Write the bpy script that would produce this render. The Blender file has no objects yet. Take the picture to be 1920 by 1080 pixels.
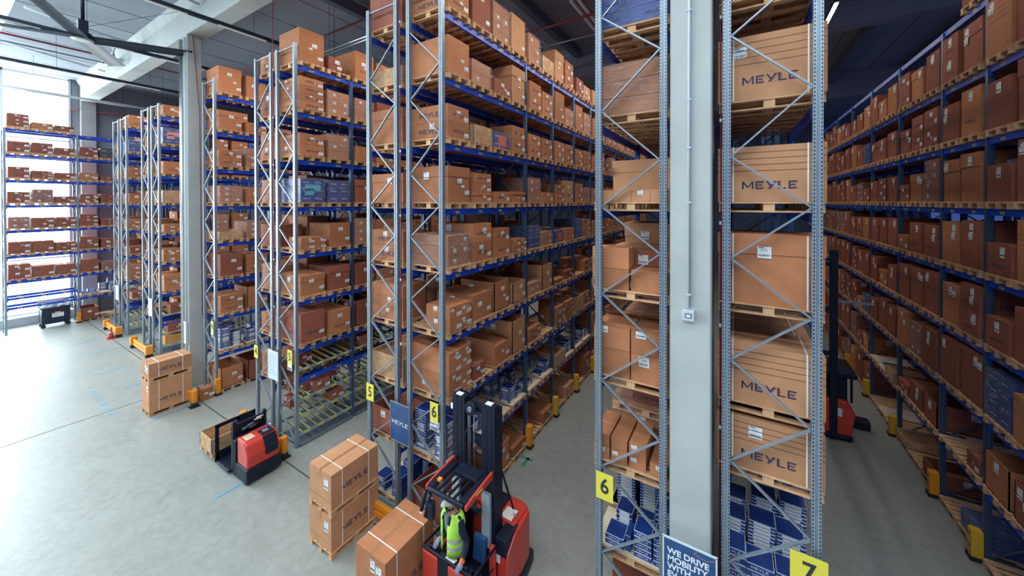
import bpy, bmesh, math, random
from mathutils import Vector, Matrix
from mathutils.bvhtree import BVHTree
R = random.Random(7)
sc = bpy.context.scene
COL = sc.collection
# ------------------------------------------------------------------ camera
CAMZ = 7.411
YAW, PIT, ROL = .5613, .0067, .0015
cd = bpy.data.cameras.new('camera'); cam = bpy.data.objects.new('camera', cd); COL.objects.link(cam)
cam.matrix_world = Matrix.Translation((0, 0, CAMZ)) @ Matrix.Rotation(YAW, 4, 'Z') @ Matrix.Rotation(math.pi/2 - PIT, 4, 'X') @ Matrix.Rotation(-ROL, 4, 'Z')
cd.sensor_width = 36; cd.sensor_fit = 'HORIZONTAL'; cd.lens = 690.18/1920*36
cd.shift_x = .0075; cd.shift_y = -.08163; cd.clip_start = .05; cd.clip_end = 300
sc.camera = cam
# ------------------------------------------------------------------ world, exposure, large lights
w = bpy.data.worlds.new('world'); sc.world = w; w.use_nodes = True
bg = w.node_tree.nodes['Background']; bg.inputs[0].default_value = (.17, .32, 1.0, 1); bg.inputs[1].default_value = .19  # blue fill put in through the unbuilt front and right sides
sc.view_settings.view_transform = 'Standard'; sc.view_settings.look = 'None'; sc.view_settings.gamma = 1
sc.view_settings.use_curve_mapping = False; sc.view_settings.exposure = 0.28
sc.cycles.max_bounces = 6; sc.cycles.transparent_max_bounces = 12; sc.cycles.diffuse_bounces = 3
sc.cycles.sample_clamp_indirect = 4; sc.cycles.caustics_reflective = False; sc.cycles.caustics_refractive = False

def area(name, loc, rot, sx, sy, power, color):
    l = bpy.data.lights.new(name, 'AREA'); l.shape = 'RECTANGLE'; l.size = sx; l.size_y = sy; l.energy = power; l.color = color
    o = bpy.data.objects.new(name, l); o.location = loc; o.rotation_euler = rot; COL.objects.link(o); return o
HP = math.pi/2
area('daylight_window', (-37.9, -5.4, 7.8), (0, -HP, 0), 14.6, 21, 9500, (.86, .97, 1.0))       # sky behind the glazed west wall
area('skylight_and_fill', (-13, 1.0, 15.9), (0, 0, 0), 46, 2.2, 1500, (.9, .97, 1.0))
area('skylight_and_fill', (-13, -6.5, 15.9), (0, 0, 0), 46, 3.0, 3600, (.92, .97, 1.0))  # unseen skylight added behind the camera to light the rack fronts

# ------------------------------------------------------------------ materials
MATS = {}
def nt(name):
    m = bpy.data.materials.new(name); m.use_nodes = True; MATS[name] = m
    n = m.node_tree; b = n.nodes['Principled BSDF']; return m, n, b
def mat(name, col, rough=.6, metal=0, noise=0, nscale=8, bump=0, emit=None, var=0, spec=None):
    m, n, b = nt(name)
    b.inputs['Roughness'].default_value = rough; b.inputs['Metallic'].default_value = metal
    b.inputs['Base Color'].default_value = (*col, 1)
    if spec is not None: b.inputs['Specular IOR Level'].default_value = spec
    src = None
    if noise or bump:
        tc = n.nodes.new('ShaderNodeTexCoord'); nz = n.nodes.new('ShaderNodeTexNoise'); nz.inputs['Scale'].default_value = nscale
        nz.inputs['Detail'].default_value = 6; n.links.new(tc.outputs['Object'], nz.inputs['Vector'])
        if noise:
            cr = n.nodes.new('ShaderNodeValToRGB'); cr.color_ramp.elements[0].position = .3; cr.color_ramp.elements[1].position = .7
            cr.color_ramp.elements[0].color = (*[c*(1-noise) for c in col], 1); cr.color_ramp.elements[1].color = (*[min(1, c*(1+noise)) for c in col], 1)
            n.links.new(nz.outputs['Fac'], cr.inputs['Fac']); src = cr.outputs['Color']
        if bump:
            bp = n.nodes.new('ShaderNodeBump'); bp.inputs['Strength'].default_value = bump; bp.inputs['Distance'].default_value = .02
            n.links.new(nz.outputs['Fac'], bp.inputs['Height']); n.links.new(bp.outputs['Normal'], b.inputs['Normal'])
    if var:
        oi = n.nodes.new('ShaderNodeObjectInfo'); hs = n.nodes.new('ShaderNodeHueSaturation')
        mr = n.nodes.new('ShaderNodeMapRange'); mr.inputs['To Min'].default_value = 1-var; mr.inputs['To Max'].default_value = 1+var
        n.links.new(oi.outputs['Random'], mr.inputs['Value']); n.links.new(mr.outputs['Result'], hs.inputs['Value'])
        if src: n.links.new(src, hs.inputs['Color'])
        else: hs.inputs['Color'].default_value = (*col, 1)
        src = hs.outputs['Color']
    if src: n.links.new(src, b.inputs['Base Color'])
    if emit: b.inputs['Emission Color'].default_value = (*emit[:3], 1); b.inputs['Emission Strength'].default_value = emit[3]
    return m
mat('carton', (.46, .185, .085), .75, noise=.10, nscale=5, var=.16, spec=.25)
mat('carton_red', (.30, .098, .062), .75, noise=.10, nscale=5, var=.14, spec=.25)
mat('carton_tan', (.53, .265, .135), .75, noise=.08, nscale=4, var=.10, spec=.25)
mat('carton_amber', (.52, .26, .09), .75, noise=.12, nscale=5, var=.1, spec=.25)
mat('carton_in', (.28, .15, .09), .85, spec=.2)
mat('seam', (.20, .09, .05), .8); mat('tape', (.40, .19, .09), .3)
mat('paper', (.80, .82, .82), .6); mat('ink', (.03, .035, .05), .6); mat('logo', (.008, .022, .085), .7); mat('logo_white', (.8, .84, .9), .6)
mat('strap', (.85, .86, .88), .4)
mat('wood', (.62, .37, .20), .8, noise=.22, nscale=9, var=.18, spec=.2)
mat('wood_dark', (.42, .22, .12), .8, noise=.25, nscale=9, var=.15, spec=.2)
mat('plywood', (.66, .56, .40), .6, noise=.18, nscale=3)
mat('blue_box', (.012, .045, .22), .4, noise=.15, nscale=3, var=.12)
mat('black_box', (.012, .016, .035), .4)
mat('blue_beam', (.003, .062, .52), .38, noise=.12, nscale=6)
mat('label_yellow', (.62, .55, .12), .5); mat('label_red', (.6, .03, .04), .5); mat('pink', (.75, .22, .24), .5); mat('cyan', (.03, .42, .62), .5); mat('red_print', (.72, .08, .03), .5)
mat('sign_yellow', (.83, .72, .07), .5)
mat('guard_orange', (.86, .30, .02), .4); mat('guard_yellow', (.72, .42, .03), .45)
mat('rubber', (.012, .015, .02), .6); mat('black_metal', (.008, .012, .026), .45, noise=.3, nscale=10, spec=.3)
mat('grey_metal', (.30, .34, .38), .4, metal=.6); mat('truck_red', (.62, .050, .035), .3, noise=.06, nscale=3); mat('truck_grey', (.45, .52, .55), .4, metal=.3)
mat('truck_black', (.007, .012, .028), .5, noise=.2, nscale=12, spec=.3)
mat('steel', (.33, .40, .47), .42, metal=.55, noise=.10, nscale=14)
mat('steel_dark', (.20, .24, .28), .5, metal=.6)
mat('concrete', (.47, .50, .48), .8, noise=.07, nscale=1.6, bump=.06)
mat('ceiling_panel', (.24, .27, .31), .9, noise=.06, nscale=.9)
mat('ceiling_seam', (.05, .06, .08), .9)
mat('wall_grey', (.30, .34, .37), .7, noise=.04, nscale=.6)
mat('wall_dark', (.10, .13, .18), .8)
mat('frame_white', (.55, .62, .66), .4); mat('pipe_red', (.24, .015, .03), .45); mat('chrome', (.7, .73, .76), .25, metal=.9)
mat('cord', (.05, .06, .08), .6); mat('lamp_lit', (.9, .9, .9), .5, emit=(1, .97, .9, 14)); mat('lamp_off', (.74, .70, .66), .5)
mat('lamp_glow', (.9, .9, .9), .5, emit=(1, .95, .85, 3))
mat('blade_dark', (.03, .04, .055), .8, spec=.05); mat('blade_pale', (.6, .64, .66), .4)
mat('tape_blue', (.08, .30, .52), .7); mat('tape_green', (.02, .28, .20), .7); mat('joint', (.06, .07, .07), .9)
mat('skin', (.55, .27, .19), .5); mat('beard', (.035, .025, .02), .8); mat('cap', (.55, .55, .48), .8, noise=.06, nscale=30)
mat('vest', (.50, .90, .10), .7, noise=.1, nscale=18, bump=.3); mat('reflective', (.50, .53, .55), .3, metal=.3)
mat('jumper', (.008, .013, .04), .85); mat('glove', (.22, .25, .32), .8); mat('watch', (1, .16, .03), .4)
mat('cone_red', (.55, .06, .05), .6); mat('green_paint', (.02, .35, .2), .6); mat('bin_green', (.008, .018, .045), .45)
mat('sign_blue', (.025, .085, .22), .35, noise=.2, nscale=5); mat('sign_white', (.62, .72, .76), .3); mat('beacon', (.1, .4, 1), .3, emit=(.15, .45, 1, 5)); mat('tail_lamp', (1, .2, .03), .3, emit=(1, .2, .03, 3))
mat('trash', (.5, .52, .54), .6, noise=.4, nscale=20, bump=1)

def corrugate(name):
    m = MATS[name]; n = m.node_tree; b = n.nodes['Principled BSDF']
    tc = n.nodes.new('ShaderNodeTexCoord'); wv = n.nodes.new('ShaderNodeTexWave'); wv.bands_direction = 'Z'; wv.inputs['Scale'].default_value = 9; wv.inputs['Distortion'].default_value = .6
    bp = n.nodes.new('ShaderNodeBump'); bp.inputs['Strength'].default_value = .10; bp.inputs['Distance'].default_value = .01
    n.links.new(tc.outputs['Object'], wv.inputs['Vector']); n.links.new(wv.outputs['Fac'], bp.inputs['Height']); n.links.new(bp.outputs['Normal'], b.inputs['Normal'])
for c in ('carton', 'carton_red', 'carton_tan'): corrugate(c)

def film():
    m, n, b = nt('film'); o = n.nodes['Material Output']
    tr = n.nodes.new('ShaderNodeBsdfTransparent'); gl = n.nodes.new('ShaderNodeBsdfPrincipled'); mx = n.nodes.new('ShaderNodeMixShader')
    gl.inputs['Base Color'].default_value = (.72, .74, .78, 1); gl.inputs['Roughness'].default_value = .22; gl.inputs['Specular IOR Level'].default_value = .9
    tc = n.nodes.new('ShaderNodeTexCoord'); mp = n.nodes.new('ShaderNodeMapping'); mp.inputs['Scale'].default_value = (1.6, 1.6, 6)
    nz = n.nodes.new('ShaderNodeTexNoise'); nz.inputs['Scale'].default_value = 3; nz.inputs['Detail'].default_value = 9; nz.inputs['Roughness'].default_value = .75; nz.inputs['Distortion'].default_value = 1.2
    cr = n.nodes.new('ShaderNodeValToRGB'); cr.color_ramp.elements[0].position = .52; cr.color_ramp.elements[0].color = (.09,)*3+(1,); cr.color_ramp.elements[1].position = .72; cr.color_ramp.elements[1].color = (.8,)*3+(1,)
    bp = n.nodes.new('ShaderNodeBump'); bp.inputs['Strength'].default_value = .9; bp.inputs['Distance'].default_value = .06
    L = n.links.new
    L(tc.outputs['Object'], mp.inputs['Vector']); L(mp.outputs['Vector'], nz.inputs['Vector']); L(nz.outputs['Fac'], cr.inputs['Fac']); L(cr.outputs['Color'], mx.inputs['Fac'])
    L(nz.outputs['Fac'], bp.inputs['Height']); L(bp.outputs['Normal'], gl.inputs['Normal']); L(tr.outputs[0], mx.inputs[1]); L(gl.outputs[0], mx.inputs[2]); L(mx.outputs[0], o.inputs['Surface'])
film()
def glass():
    m, n, b = nt('glass'); o = n.nodes['Material Output']
    tr = n.nodes.new('ShaderNodeBsdfTransparent'); gl = n.nodes.new('ShaderNodeBsdfGlossy'); mx = n.nodes.new('ShaderNodeMixShader'); mx.inputs['Fac'].default_value = .06
    gl.inputs['Roughness'].default_value = .1; tr.inputs['Color'].default_value = (.95, .98, 1, 1)
    em = n.nodes.new('ShaderNodeEmission'); em.inputs['Color'].default_value = (.86, .97, 1, 1); em.inputs['Strength'].default_value = 1.6; ad = n.nodes.new('ShaderNodeAddShader')   # glow added to the panes in place of the bright sky outside
    n.links.new(tr.outputs[0], mx.inputs[1]); n.links.new(gl.outputs[0], mx.inputs[2]); n.links.new(mx.outputs[0], ad.inputs[0]); n.links.new(em.outputs[0], ad.inputs[1]); n.links.new(ad.outputs[0], o.inputs['Surface'])
glass()
def post_mat(name, ca, cb):
    # galvanised steel with two rows of punched holes (a real pattern of the upright), fixed to the post's own coordinates
    m, n, b = nt(name); L = n.links.new
    b.inputs['Metallic'].default_value = .55; b.inputs['Roughness'].default_value = .4
    tc = n.nodes.new('ShaderNodeTexCoord'); sp = n.nodes.new('ShaderNodeSeparateXYZ'); L(tc.outputs['Object'], sp.inputs[0])
    def mth(op, a, bb=None):
        k = n.nodes.new('ShaderNodeMath'); k.operation = op
        for i, v in enumerate((a, bb)):
            if v is None: continue
            if isinstance(v, (int, float)): k.inputs[i].default_value = v
            else: L(v, k.inputs[i])
        return k.outputs[0]
    fz = mth('FRACT', mth('MULTIPLY', sp.outputs[2], 20)); hz = mth('LESS_THAN', fz, .5)
    ax = mth('ABSOLUTE', sp.outputs[0]); bx = mth('LESS_THAN', mth('ABSOLUTE', mth('SUBTRACT', ax, .036)), .0065)
    ay = mth('ABSOLUTE', sp.outputs[1]); by = mth('LESS_THAN', mth('ABSOLUTE', mth('SUBTRACT', ay, .022)), .008)
    fac = mth('MULTIPLY', hz, mth('MAXIMUM', bx, by))
    nz = n.nodes.new('ShaderNodeTexNoise'); nz.inputs['Scale'].default_value = 12; L(tc.outputs['Object'], nz.inputs['Vector'])
    c1 = n.nodes.new('ShaderNodeMix'); c1.data_type = 'RGBA'; c1.inputs['A'].default_value = ca; c1.inputs['B'].default_value = cb; L(nz.outputs['Fac'], c1.inputs['Factor'])
    c2 = n.nodes.new('ShaderNodeMix'); c2.data_type = 'RGBA'; L(fac, c2.inputs['Factor']); L(c1.outputs['Result'], c2.inputs['A']); c2.inputs['B'].default_value = (.02, .03, .05, 1)
    L(c2.outputs['Result'], b.inputs['Base Color'])
post_mat('post_steel', (.28, .35, .41, 1), (.38, .45, .51, 1)); post_mat('post_blue', (.07, .13, .25, 1), (.10, .17, .31, 1))  # second copy carries the blue shade of the inner frames in its colour
mat('brace_shade_blue', (.08, .13, .22), .5, metal=.4)  # inner brace steel with the blue shade put into its colour
def floor_mat():
    m, n, b = nt('floor_concrete'); L = n.links.new
    tc = n.nodes.new('ShaderNodeTexCoord')
    def nz(s, d=8, r=.6, dist=0):
        k = n.nodes.new('ShaderNodeTexNoise'); k.inputs['Scale'].default_value = s; k.inputs['Detail'].default_value = d; k.inputs['Roughness'].default_value = r; k.inputs['Distortion'].default_value = dist; L(tc.outputs['Object'], k.inputs['Vector']); return k.outputs['Fac']
    def ramp(f, a, b_, c0, c1):
        k = n.nodes.new('ShaderNodeValToRGB'); k.color_ramp.elements[0].position = a; k.color_ramp.elements[1].position = b_; k.color_ramp.elements[0].color = (*c0, 1); k.color_ramp.elements[1].color = (*c1, 1); L(f, k.inputs['Fac']); return k.outputs['Color']
    def mixc(f, a, b_, mode='MIX'):
        k = n.nodes.new('ShaderNodeMix'); k.data_type = 'RGBA'; k.blend_type = mode
        if isinstance(f, float): k.inputs['Factor'].default_value = f
        else: L(f, k.inputs['Factor'])
        L(a, k.inputs['A']); L(b_, k.inputs['B']); return k.outputs['Result']
    c = ramp(nz(.55, 8, .6), .35, .7, (.27, .29, .265), (.36, .38, .35))
    c = mixc(.6, c, ramp(nz(5, 8, .7, .5), .3, .75, (.24, .245, .22), (.38, .40, .38)))
    c = mixc(ramp(nz(1.3, 10, .72, 1.5), .58, .75, (0, 0, 0), (.55, .55, .55)), c, ramp(nz(30), .3, .7, (.16, .155, .14), (.22, .21, .19)))
    L(c, b.inputs['Base Color'])
    rr = ramp(nz(2.2, 8, .7), .3, .7, (.26,)*3, (.46,)*3); L(rr, b.inputs['Roughness'])
    bp = n.nodes.new('ShaderNodeBump'); bp.inputs['Strength'].default_value = .05; L(nz(40), bp.inputs['Height']); L(bp.outputs['Normal'], b.inputs['Normal'])
floor_mat()

# ------------------------------------------------------------------ mesh collector
class Pieces(list):
    add = list.append
class G:
    def __init__(s): s.v = []; s.f = []; s.m = []; s.ms = []; s.sm = []
    def mi(s, m):
        if m not in s.ms: s.ms.append(m)
        return s.ms.index(m)
    def poly(s, pts, m, smooth=False):
        i = len(s.v); s.v += [tuple(p) for p in pts]; s.f.append(tuple(range(i, i+len(pts)))); s.m.append(s.mi(m)); s.sm.append(smooth)
    def box(s, c, d, m, M=None):
        x, y, z = (k/2 for k in d); i = len(s.v); k = s.mi(m)
        P = [Vector((a*x, b*y, e*z)) for e in (-1, 1) for b in (-1, 1) for a in (-1, 1)]
        if M is not None: P = [M @ p for p in P]
        s.v += [(p.x+c[0], p.y+c[1], p.z+c[2]) for p in P]
        for q in ((0, 2, 3, 1), (4, 5, 7, 6), (0, 1, 5, 4), (1, 3, 7, 5), (3, 2, 6, 7), (2, 0, 4, 6)): s.f.append(tuple(i+a for a in q)); s.m.append(k); s.sm.append(False)
    def bb(s, a, b, m): s.box([(p+q)/2 for p, q in zip(a, b)], [abs(q-p) for p, q in zip(a, b)], m)
    def bar(s, a, b, wx, wy, m, up=(0, 0, 1)):
        a = Vector(a); b = Vector(b); d = b-a; z = d.normalized(); u = Vector(up)
        if abs(z.dot(u)) > .99: u = Vector((0, 1, 0))
        x = u.cross(z).normalized(); y = z.cross(x); M = Matrix((x, y, z)).transposed()
        s.box((a+b)/2, (wx, wy, d.length), m, M)
    def tube(s, pts, r, m, n=8, caps=True):
        pts = [Vector(p) for p in pts]; rs = r if isinstance(r, (list, tuple)) else [r]*len(pts); k = s.mi(m); base = len(s.v)
        for j, p in enumerate(pts):
            d = (pts[min(j+1, len(pts)-1)]-pts[max(j-1, 0)]).normalized(); u = Vector((0, 0, 1)) if abs(d.z) < .95 else Vector((0, 1, 0))
            x = u.cross(d).normalized(); y = d.cross(x)
            for t in range(n):
                a = 2*math.pi*t/n; q = p+(x*math.cos(a)+y*math.sin(a))*rs[j]; s.v.append(tuple(q))
        for j in range(len(pts)-1):
            for t in range(n):
                a, b = base+j*n+t, base+j*n+(t+1) % n
                s.f.append((a, b, b+n, a+n)); s.m.append(k); s.sm.append(True)
        if caps:
            s.f.append(tuple(base+n-1-t for t in range(n))); s.m.append(k); s.sm.append(False)
            e = base+(len(pts)-1)*n; s.f.append(tuple(e+t for t in range(n))); s.m.append(k); s.sm.append(False)
    def prism(s, pts, axis, a, b, m):
        ax = 'xyz'.index(axis)
        def P(q, t): l = list(q); l.insert(ax, t); return tuple(l)
        n = len(pts); A = [P(q, a) for q in pts]; B = [P(q, b) for q in pts]
        s.poly(A[::-1], m); s.poly(B, m)
        for i in range(n): j = (i+1) % n; s.poly([A[i], A[j], B[j], B[i]], m)
    def add(s, g, off=(0, 0, 0)):
        i = len(s.v); ox, oy, oz = off; s.v += [(x+ox, y+oy, z+oz) for x, y, z in g.v]
        s.f += [tuple(a+i for a in f) for f in g.f]; mm = [s.mi(m) for m in g.ms]; s.m += [mm[k] for k in g.m]; s.sm += g.sm
    def mesh(s, name):
        me = bpy.data.meshes.new(name); me.from_pydata(s.v, [], s.f)
        for m in s.ms: me.materials.append(MATS[m])
        me.polygons.foreach_set('material_index', s.m); me.polygons.foreach_set('use_smooth', s.sm); me.update(); return me
def link(name, me, parent=None, loc=(0, 0, 0)):
    o = bpy.data.objects.new(name, me); o.location = loc; COL.objects.link(o)
    if parent: o.parent = parent
    return o
def obj(name, g, parent=None, loc=(0, 0, 0), bevel=0):
    me = g.mesh(name)
    if bevel or any(g.sm):
        bm = bmesh.new(); bm.from_mesh(me); bmesh.ops.remove_doubles(bm, verts=bm.verts, dist=1e-5); bmesh.ops.recalc_face_normals(bm, faces=bm.faces); bm.to_mesh(me); bm.free()
    o = link(name, me, parent, loc)
    if bevel:
        b = o.modifiers.new('bevel', 'BEVEL'); b.width = bevel; b.segments = 2; b.limit_method = 'ANGLE'
    return o
def tag(o, label, cat, group=None, kind=None):
    if label: o['label'] = label
    if cat: o['category'] = cat
    if group: o['group'] = group
    if kind: o['kind'] = kind
    return o
def thing(name, label, cat, loc=(0, 0, 0), group=None):
    o = bpy.data.objects.new(name, None); COL.objects.link(o); o.location = loc; o.empty_display_size = .1; return tag(o, label, cat, group)
def struct(name, g, parent=None, bevel=0):
    o = obj(name, g, parent, bevel=bevel); o['kind'] = 'structure'; return o
def text(s, size, m, ext=.001, align='CENTER', sx=1, bold=0, spacing=1):
    c = bpy.data.curves.new('t', 'FONT'); c.body = s; c.size = size; c.align_x = align; c.align_y = 'CENTER'; c.extrude = ext; c.offset = bold; c.space_line = spacing
    o = bpy.data.objects.new('t', c); COL.objects.link(o); bpy.context.view_layer.update()
    me = bpy.data.meshes.new_from_object(o.evaluated_get(bpy.context.evaluated_depsgraph_get())); bpy.data.objects.remove(o); bpy.data.curves.remove(c)
    g = G(); g.v = [(v.co.x*sx, v.co.y, v.co.z) for v in me.vertices]; k = g.mi(m)
    for p in me.polygons: g.f.append(tuple(p.vertices)); g.m.append(k); g.sm.append(False)
    return g
def onface(g, c, face):          # stand a flat drawing (x right, y up, z out) on a face: '-y', '+x', '-x'
    h = G(); h.f = g.f; h.m = g.m; h.ms = g.ms; h.sm = g.sm
    fn = {'-y': lambda x, y, z: (c[0]+x, c[1]-z, c[2]+y), '+x': lambda x, y, z: (c[0]+z, c[1]+x, c[2]+y), '-x': lambda x, y, z: (c[0]-z, c[1]-x, c[2]+y), '+z': lambda x, y, z: (c[0]+x, c[1]+y, c[2]+z)}[face]
    h.v = [fn(*p) for p in g.v]; return h
# the MEYLE lettering, cut from slanted strokes
def logo(height, m, fine=True):
    P = []; x0 = 0
    def add(l):
        for q in l: P.append([(x0+a, b) for a, b in q])
    def E():
        add([[(0, 0), (.17, 0), (.17, 1), (0, 1)], [(.17, 0), (.78, 0), (.84, .15), (.17, .15)], [(.17, .43), (.68, .43), (.72, .57), (.17, .57)], [(.17, .85), (.84, .85), (.9, 1), (.17, 1)]])
        if fine: add([[(.24, .20), (.80, .20), (.82, .25), (.24, .25)], [(.24, .75), (.80, .75), (.82, .80), (.24, .80)]])
    add([[(0, 0), (.18, 0), (.18, 1), (0, 1)], [(.18, 1), (.18, .72), (.5, .2), (.62, .38)], [(.5, .2), (.62, .2), (1.05, .84), (1.05, 1)], [(1.05, 0), (1.22, 0), (1.22, 1), (1.05, 1)]])
    if fine: add([[(.68, .2), (.74, .2), (1.0, .60), (1.0, .70)]])
    x0 = 1.45; E(); x0 = 2.5
    add([[(0, 1), (.2, 1), (.54, .5), (.44, .34)], [(.2, 0), (.38, 0), (1.08, 1), (.88, 1)]])
    if fine: add([[(.46, 0), (.53, 0), (1.22, 1), (1.15, 1)]])
    x0 = 3.75; add([[(0, 0), (.17, 0), (.17, 1), (0, 1)], [(.17, 0), (.8, 0), (.86, .15), (.17, .15)]])
    if fine: add([[(.23, .21), (.29, .21), (.29, 1), (.23, 1)]])
    x0 = 4.8; E()
    g = G()
    for q in P: g.poly([((a-2.85)*height, (b-.5)*height, 0) for a, b in q], m)
    return g
def rect(w_, h_, m, x=0, y=0, z=0):
    g = G(); g.poly([(x-w_/2, y-h_/2, z), (x+w_/2, y-h_/2, z), (x+w_/2, y+h_/2, z), (x-w_/2, y+h_/2, z)], m); return g
def ship_label(w_, h_, fine):
    g = rect(w_, h_, 'paper')
    if fine:
        g.add(rect(w_*.4, h_*.07, 'ink', -w_*.22, h_*.42, .001))
        for i in range(3): g.add(rect(w_*.5, h_*.015, 'ink', 0, h_*(.28-.07*i), .001))
        x = -w_*.42
        while x < w_*.4:
            b = w_*R.choice((.02, .035, .05)); g.add(rect(b, h_*.18, 'ink', x+b/2, -h_*.25, .001)); x += b+w_*R.choice((.02, .03))
    else: g.add(rect(w_*.7, h_*.2, 'ink', 0, -h_*.1, .001))
    return g

# ------------------------------------------------------------------ setting
g = G(); g.bb((-38.5, -16, -.2), (14, 46, 0), 'floor_concrete'); floor = struct('floor', g)
g = G(); g.bb((-37, 5.52, 0), (12, 5.555, .003), 'joint'); g.bb((-18.83, -16, 0), (-18.80, 5.52, .003), 'joint')
o = obj('expansion_joint', g, floor)
def tapeline(a, b, m='tape_blue', w_=.06):
    gg = G(); d = (Vector(b)-Vector(a)).normalized(); n_ = Vector((-d.y, d.x, 0))*w_/2; a = Vector(a); b = Vector(b)
    gg.poly([a-n_, b-n_, b+n_, a+n_], m); obj('floor_marking', gg, floor, (0, 0, .004))
for x_, y0_, y1_ in ((-23.3, 3.9, 5.1), (-26.6, 4.3, 5.6), (-29.2, 4.3, 5.3), (-20.6, 4.3, 5.1), (-16.8, 4.2, 5.3), (-11.0, 3.9, 5.3)): tapeline((x_, y0_, 0), (x_, y1_, 0))
for q in range(7): tapeline((-21.9+.55*q, 3.6-.02*q, 0), (-21.7+.55*q, 3.62, 0), w_=.08)
tapeline((-5.05, 8.95, 0), (-5.05, 9.35, 0), 'tape_green', .09); tapeline((-5.3, 9.3, 0), (-4.9, 9.3, 0), 'tape_green', .09); tapeline((-4.9, 6.9, 0), (-4.8, 7.2, 0), 'tape_green', .08)
# ceiling of long concrete panels; slots for the skylight and an added one behind the camera
ZC = 15.5
g = G()
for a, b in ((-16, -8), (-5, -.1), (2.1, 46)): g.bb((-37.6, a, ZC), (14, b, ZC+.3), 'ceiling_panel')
ceil = struct('ceiling', g)
g = G()
for i in range(19):
    x = -36.4+2.4*i
    for a, b in ((-16, -8), (-5, -.1), (2.1, 46)): g.bb((x-.012, a, ZC-.01), (x+.012, b, ZC), 'ceiling_seam')
obj('panel_seam', g, ceil)['kind'] = 'stuff'
for i, (a, b) in enumerate(((-.1, 2.1), (-8, -5))):  # second opening is unseen, added for light from the camera side
    g = G(); g.bb((-37, a, ZC+.12), (12, b, ZC+.14), 'glass'); wn = struct('window_%d' % (i+3), g)
    g = G()
    for k in range(21): x = -37+2.4*k; g.bb((x-.04, a, ZC+.02), (x+.04, b, ZC+.12), 'frame_white')
    obj('glazing_bar', g, wn)
# girders across the hall
for i, (y, z0) in enumerate(((5.75, 14.15), (18.5, 14.0), (31, 14.0))):
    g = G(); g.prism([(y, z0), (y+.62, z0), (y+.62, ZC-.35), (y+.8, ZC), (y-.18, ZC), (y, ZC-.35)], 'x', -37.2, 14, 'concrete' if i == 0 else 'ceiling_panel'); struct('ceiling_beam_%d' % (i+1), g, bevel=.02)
for i, x in enumerate((-13, -7, -4, 2, 5, 8.5)):
    g = G(); g.bb((x-.14, 6.5, ZC-.55), (x+.14, 31, ZC-.1), 'wall_dark'); struct('ceiling_joist_%d' % (i+1), g)
# columns
def column(nm, x0, x1, y0, y1, top=14.15):
    g = G(); g.bb((x0, y0, 0), (x1, y1, top), 'concrete'); return struct(nm, g, bevel=.025)
colA = column('column_left', -19.2, -18.5, 5.72, 6.20)
colB = column('column_centre', -.845, -.29, 6.02, 6.75)
column('column_window', -37.25, -36.75, 5.75, 6.45)
column('column_rear', -19.15, -18.5, 18.5, 19.1, 14.0)
# west wall: glazing up to y 5.2, grey panels beyond
g = G(); g.bb((-37.35, 5.3, 0), (-37.15, 46, ZC), 'wall_grey')
for k in range(34): g.bb((-37.15, 5.4+1.2*k, .0), (-37.145, 5.415+1.2*k, ZC), 'ceiling_seam')
g.bb((-37.15, 5.3, 11.0), (-37.05, 46, 11.12), 'wall_dark'); struct('wall_left', g)
g = G(); g.bb((-37.3, -16, 0), (-36.25, 5.3, .52), 'concrete'); struct('trim_1', g)
for wi, (ya, yb) in enumerate(((-16, -5.3), (-5.3, 5.3))):
    g = G(); g.bb((-37.12, ya, .52), (-37.10, yb, ZC), 'glass'); wn = struct('window_%d' % (wi+1), g)
    g = G()
    n_ = 4
    for k in range(n_+1): y = ya+(yb-ya)*k/n_; g.bb((-37.18, y-.05, .52), (-37.02, y+.05, ZC), 'frame_white')
    for z in (.56, 3.9, 7.6, 11.4, 15.4): g.bb((-37.18, ya, z-.045), (-37.02, yb, z+.045), 'frame_white')
    obj('window_frame', g, wn)
g = G(); g.bb((-37.3, 45.8, 0), (14, 46, ZC), 'wall_dark'); struct('wall_back', g)

# ------------------------------------------------------------------ racking
SP = 1.438; Z0 = 1.409+.03           # beam centre height of shelf one, spacing of the shelves
NUM = 'zero one two three four five six seven eight nine ten eleven twelve'.split()
ORD = 'zeroth first second third fourth fifth sixth seventh eighth ninth tenth eleventh twelfth 13th 14th 15th 16th 17th 18th 19th 20th 21st 22nd 23rd 24th 25th 26th 27th'.split()
def shelf_top(k): return Z0+SP*k+.07
post_cache = {}
def post_mesh(h, m='post_steel'):
    if (h, m) not in post_cache:
        g = G(); w_, d_ = .05, .045
        prof = [(-w_, -d_), (-.014, -d_), (-.009, -d_+.012), (.009, -d_+.012), (.014, -d_), (w_, -d_), (w_, d_), (-w_, d_)]
        g.prism(prof, 'z', 0, h, m); g.box((0, 0, .005), (.15, .13, .01), 'steel_dark'); post_cache[h, m] = g.mesh('post')
    return post_cache[h, m]
ANODES = [10.45, 8.9]+[7.33-1.44*i for i in range(6)]; BNODES = [11.3, 9.75]+[8.05-1.44*i for i in range(6)]
HT = 12.2
beam_cache = {}
def beam_geo(ln, labels, face, m='blue_beam'):
    g = G(); g.box((0, ln/2, 0), (.05, ln, .13), m); g.box((0, .012, -.03), (.058, .05, .22), m); g.box((0, ln-.012, -.03), (.058, .05, .22), m)
    s = .0265 if face == '+x' else -.0265
    for y in labels:
        q = onface(rect(.15, .05, 'label_yellow'), (s, y, -.01), face); g.add(q)
        g.add(onface(rect(.10, .018, 'ink'), (s*1.02, y, -.01), face))
    return g
RACKS = {}
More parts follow.
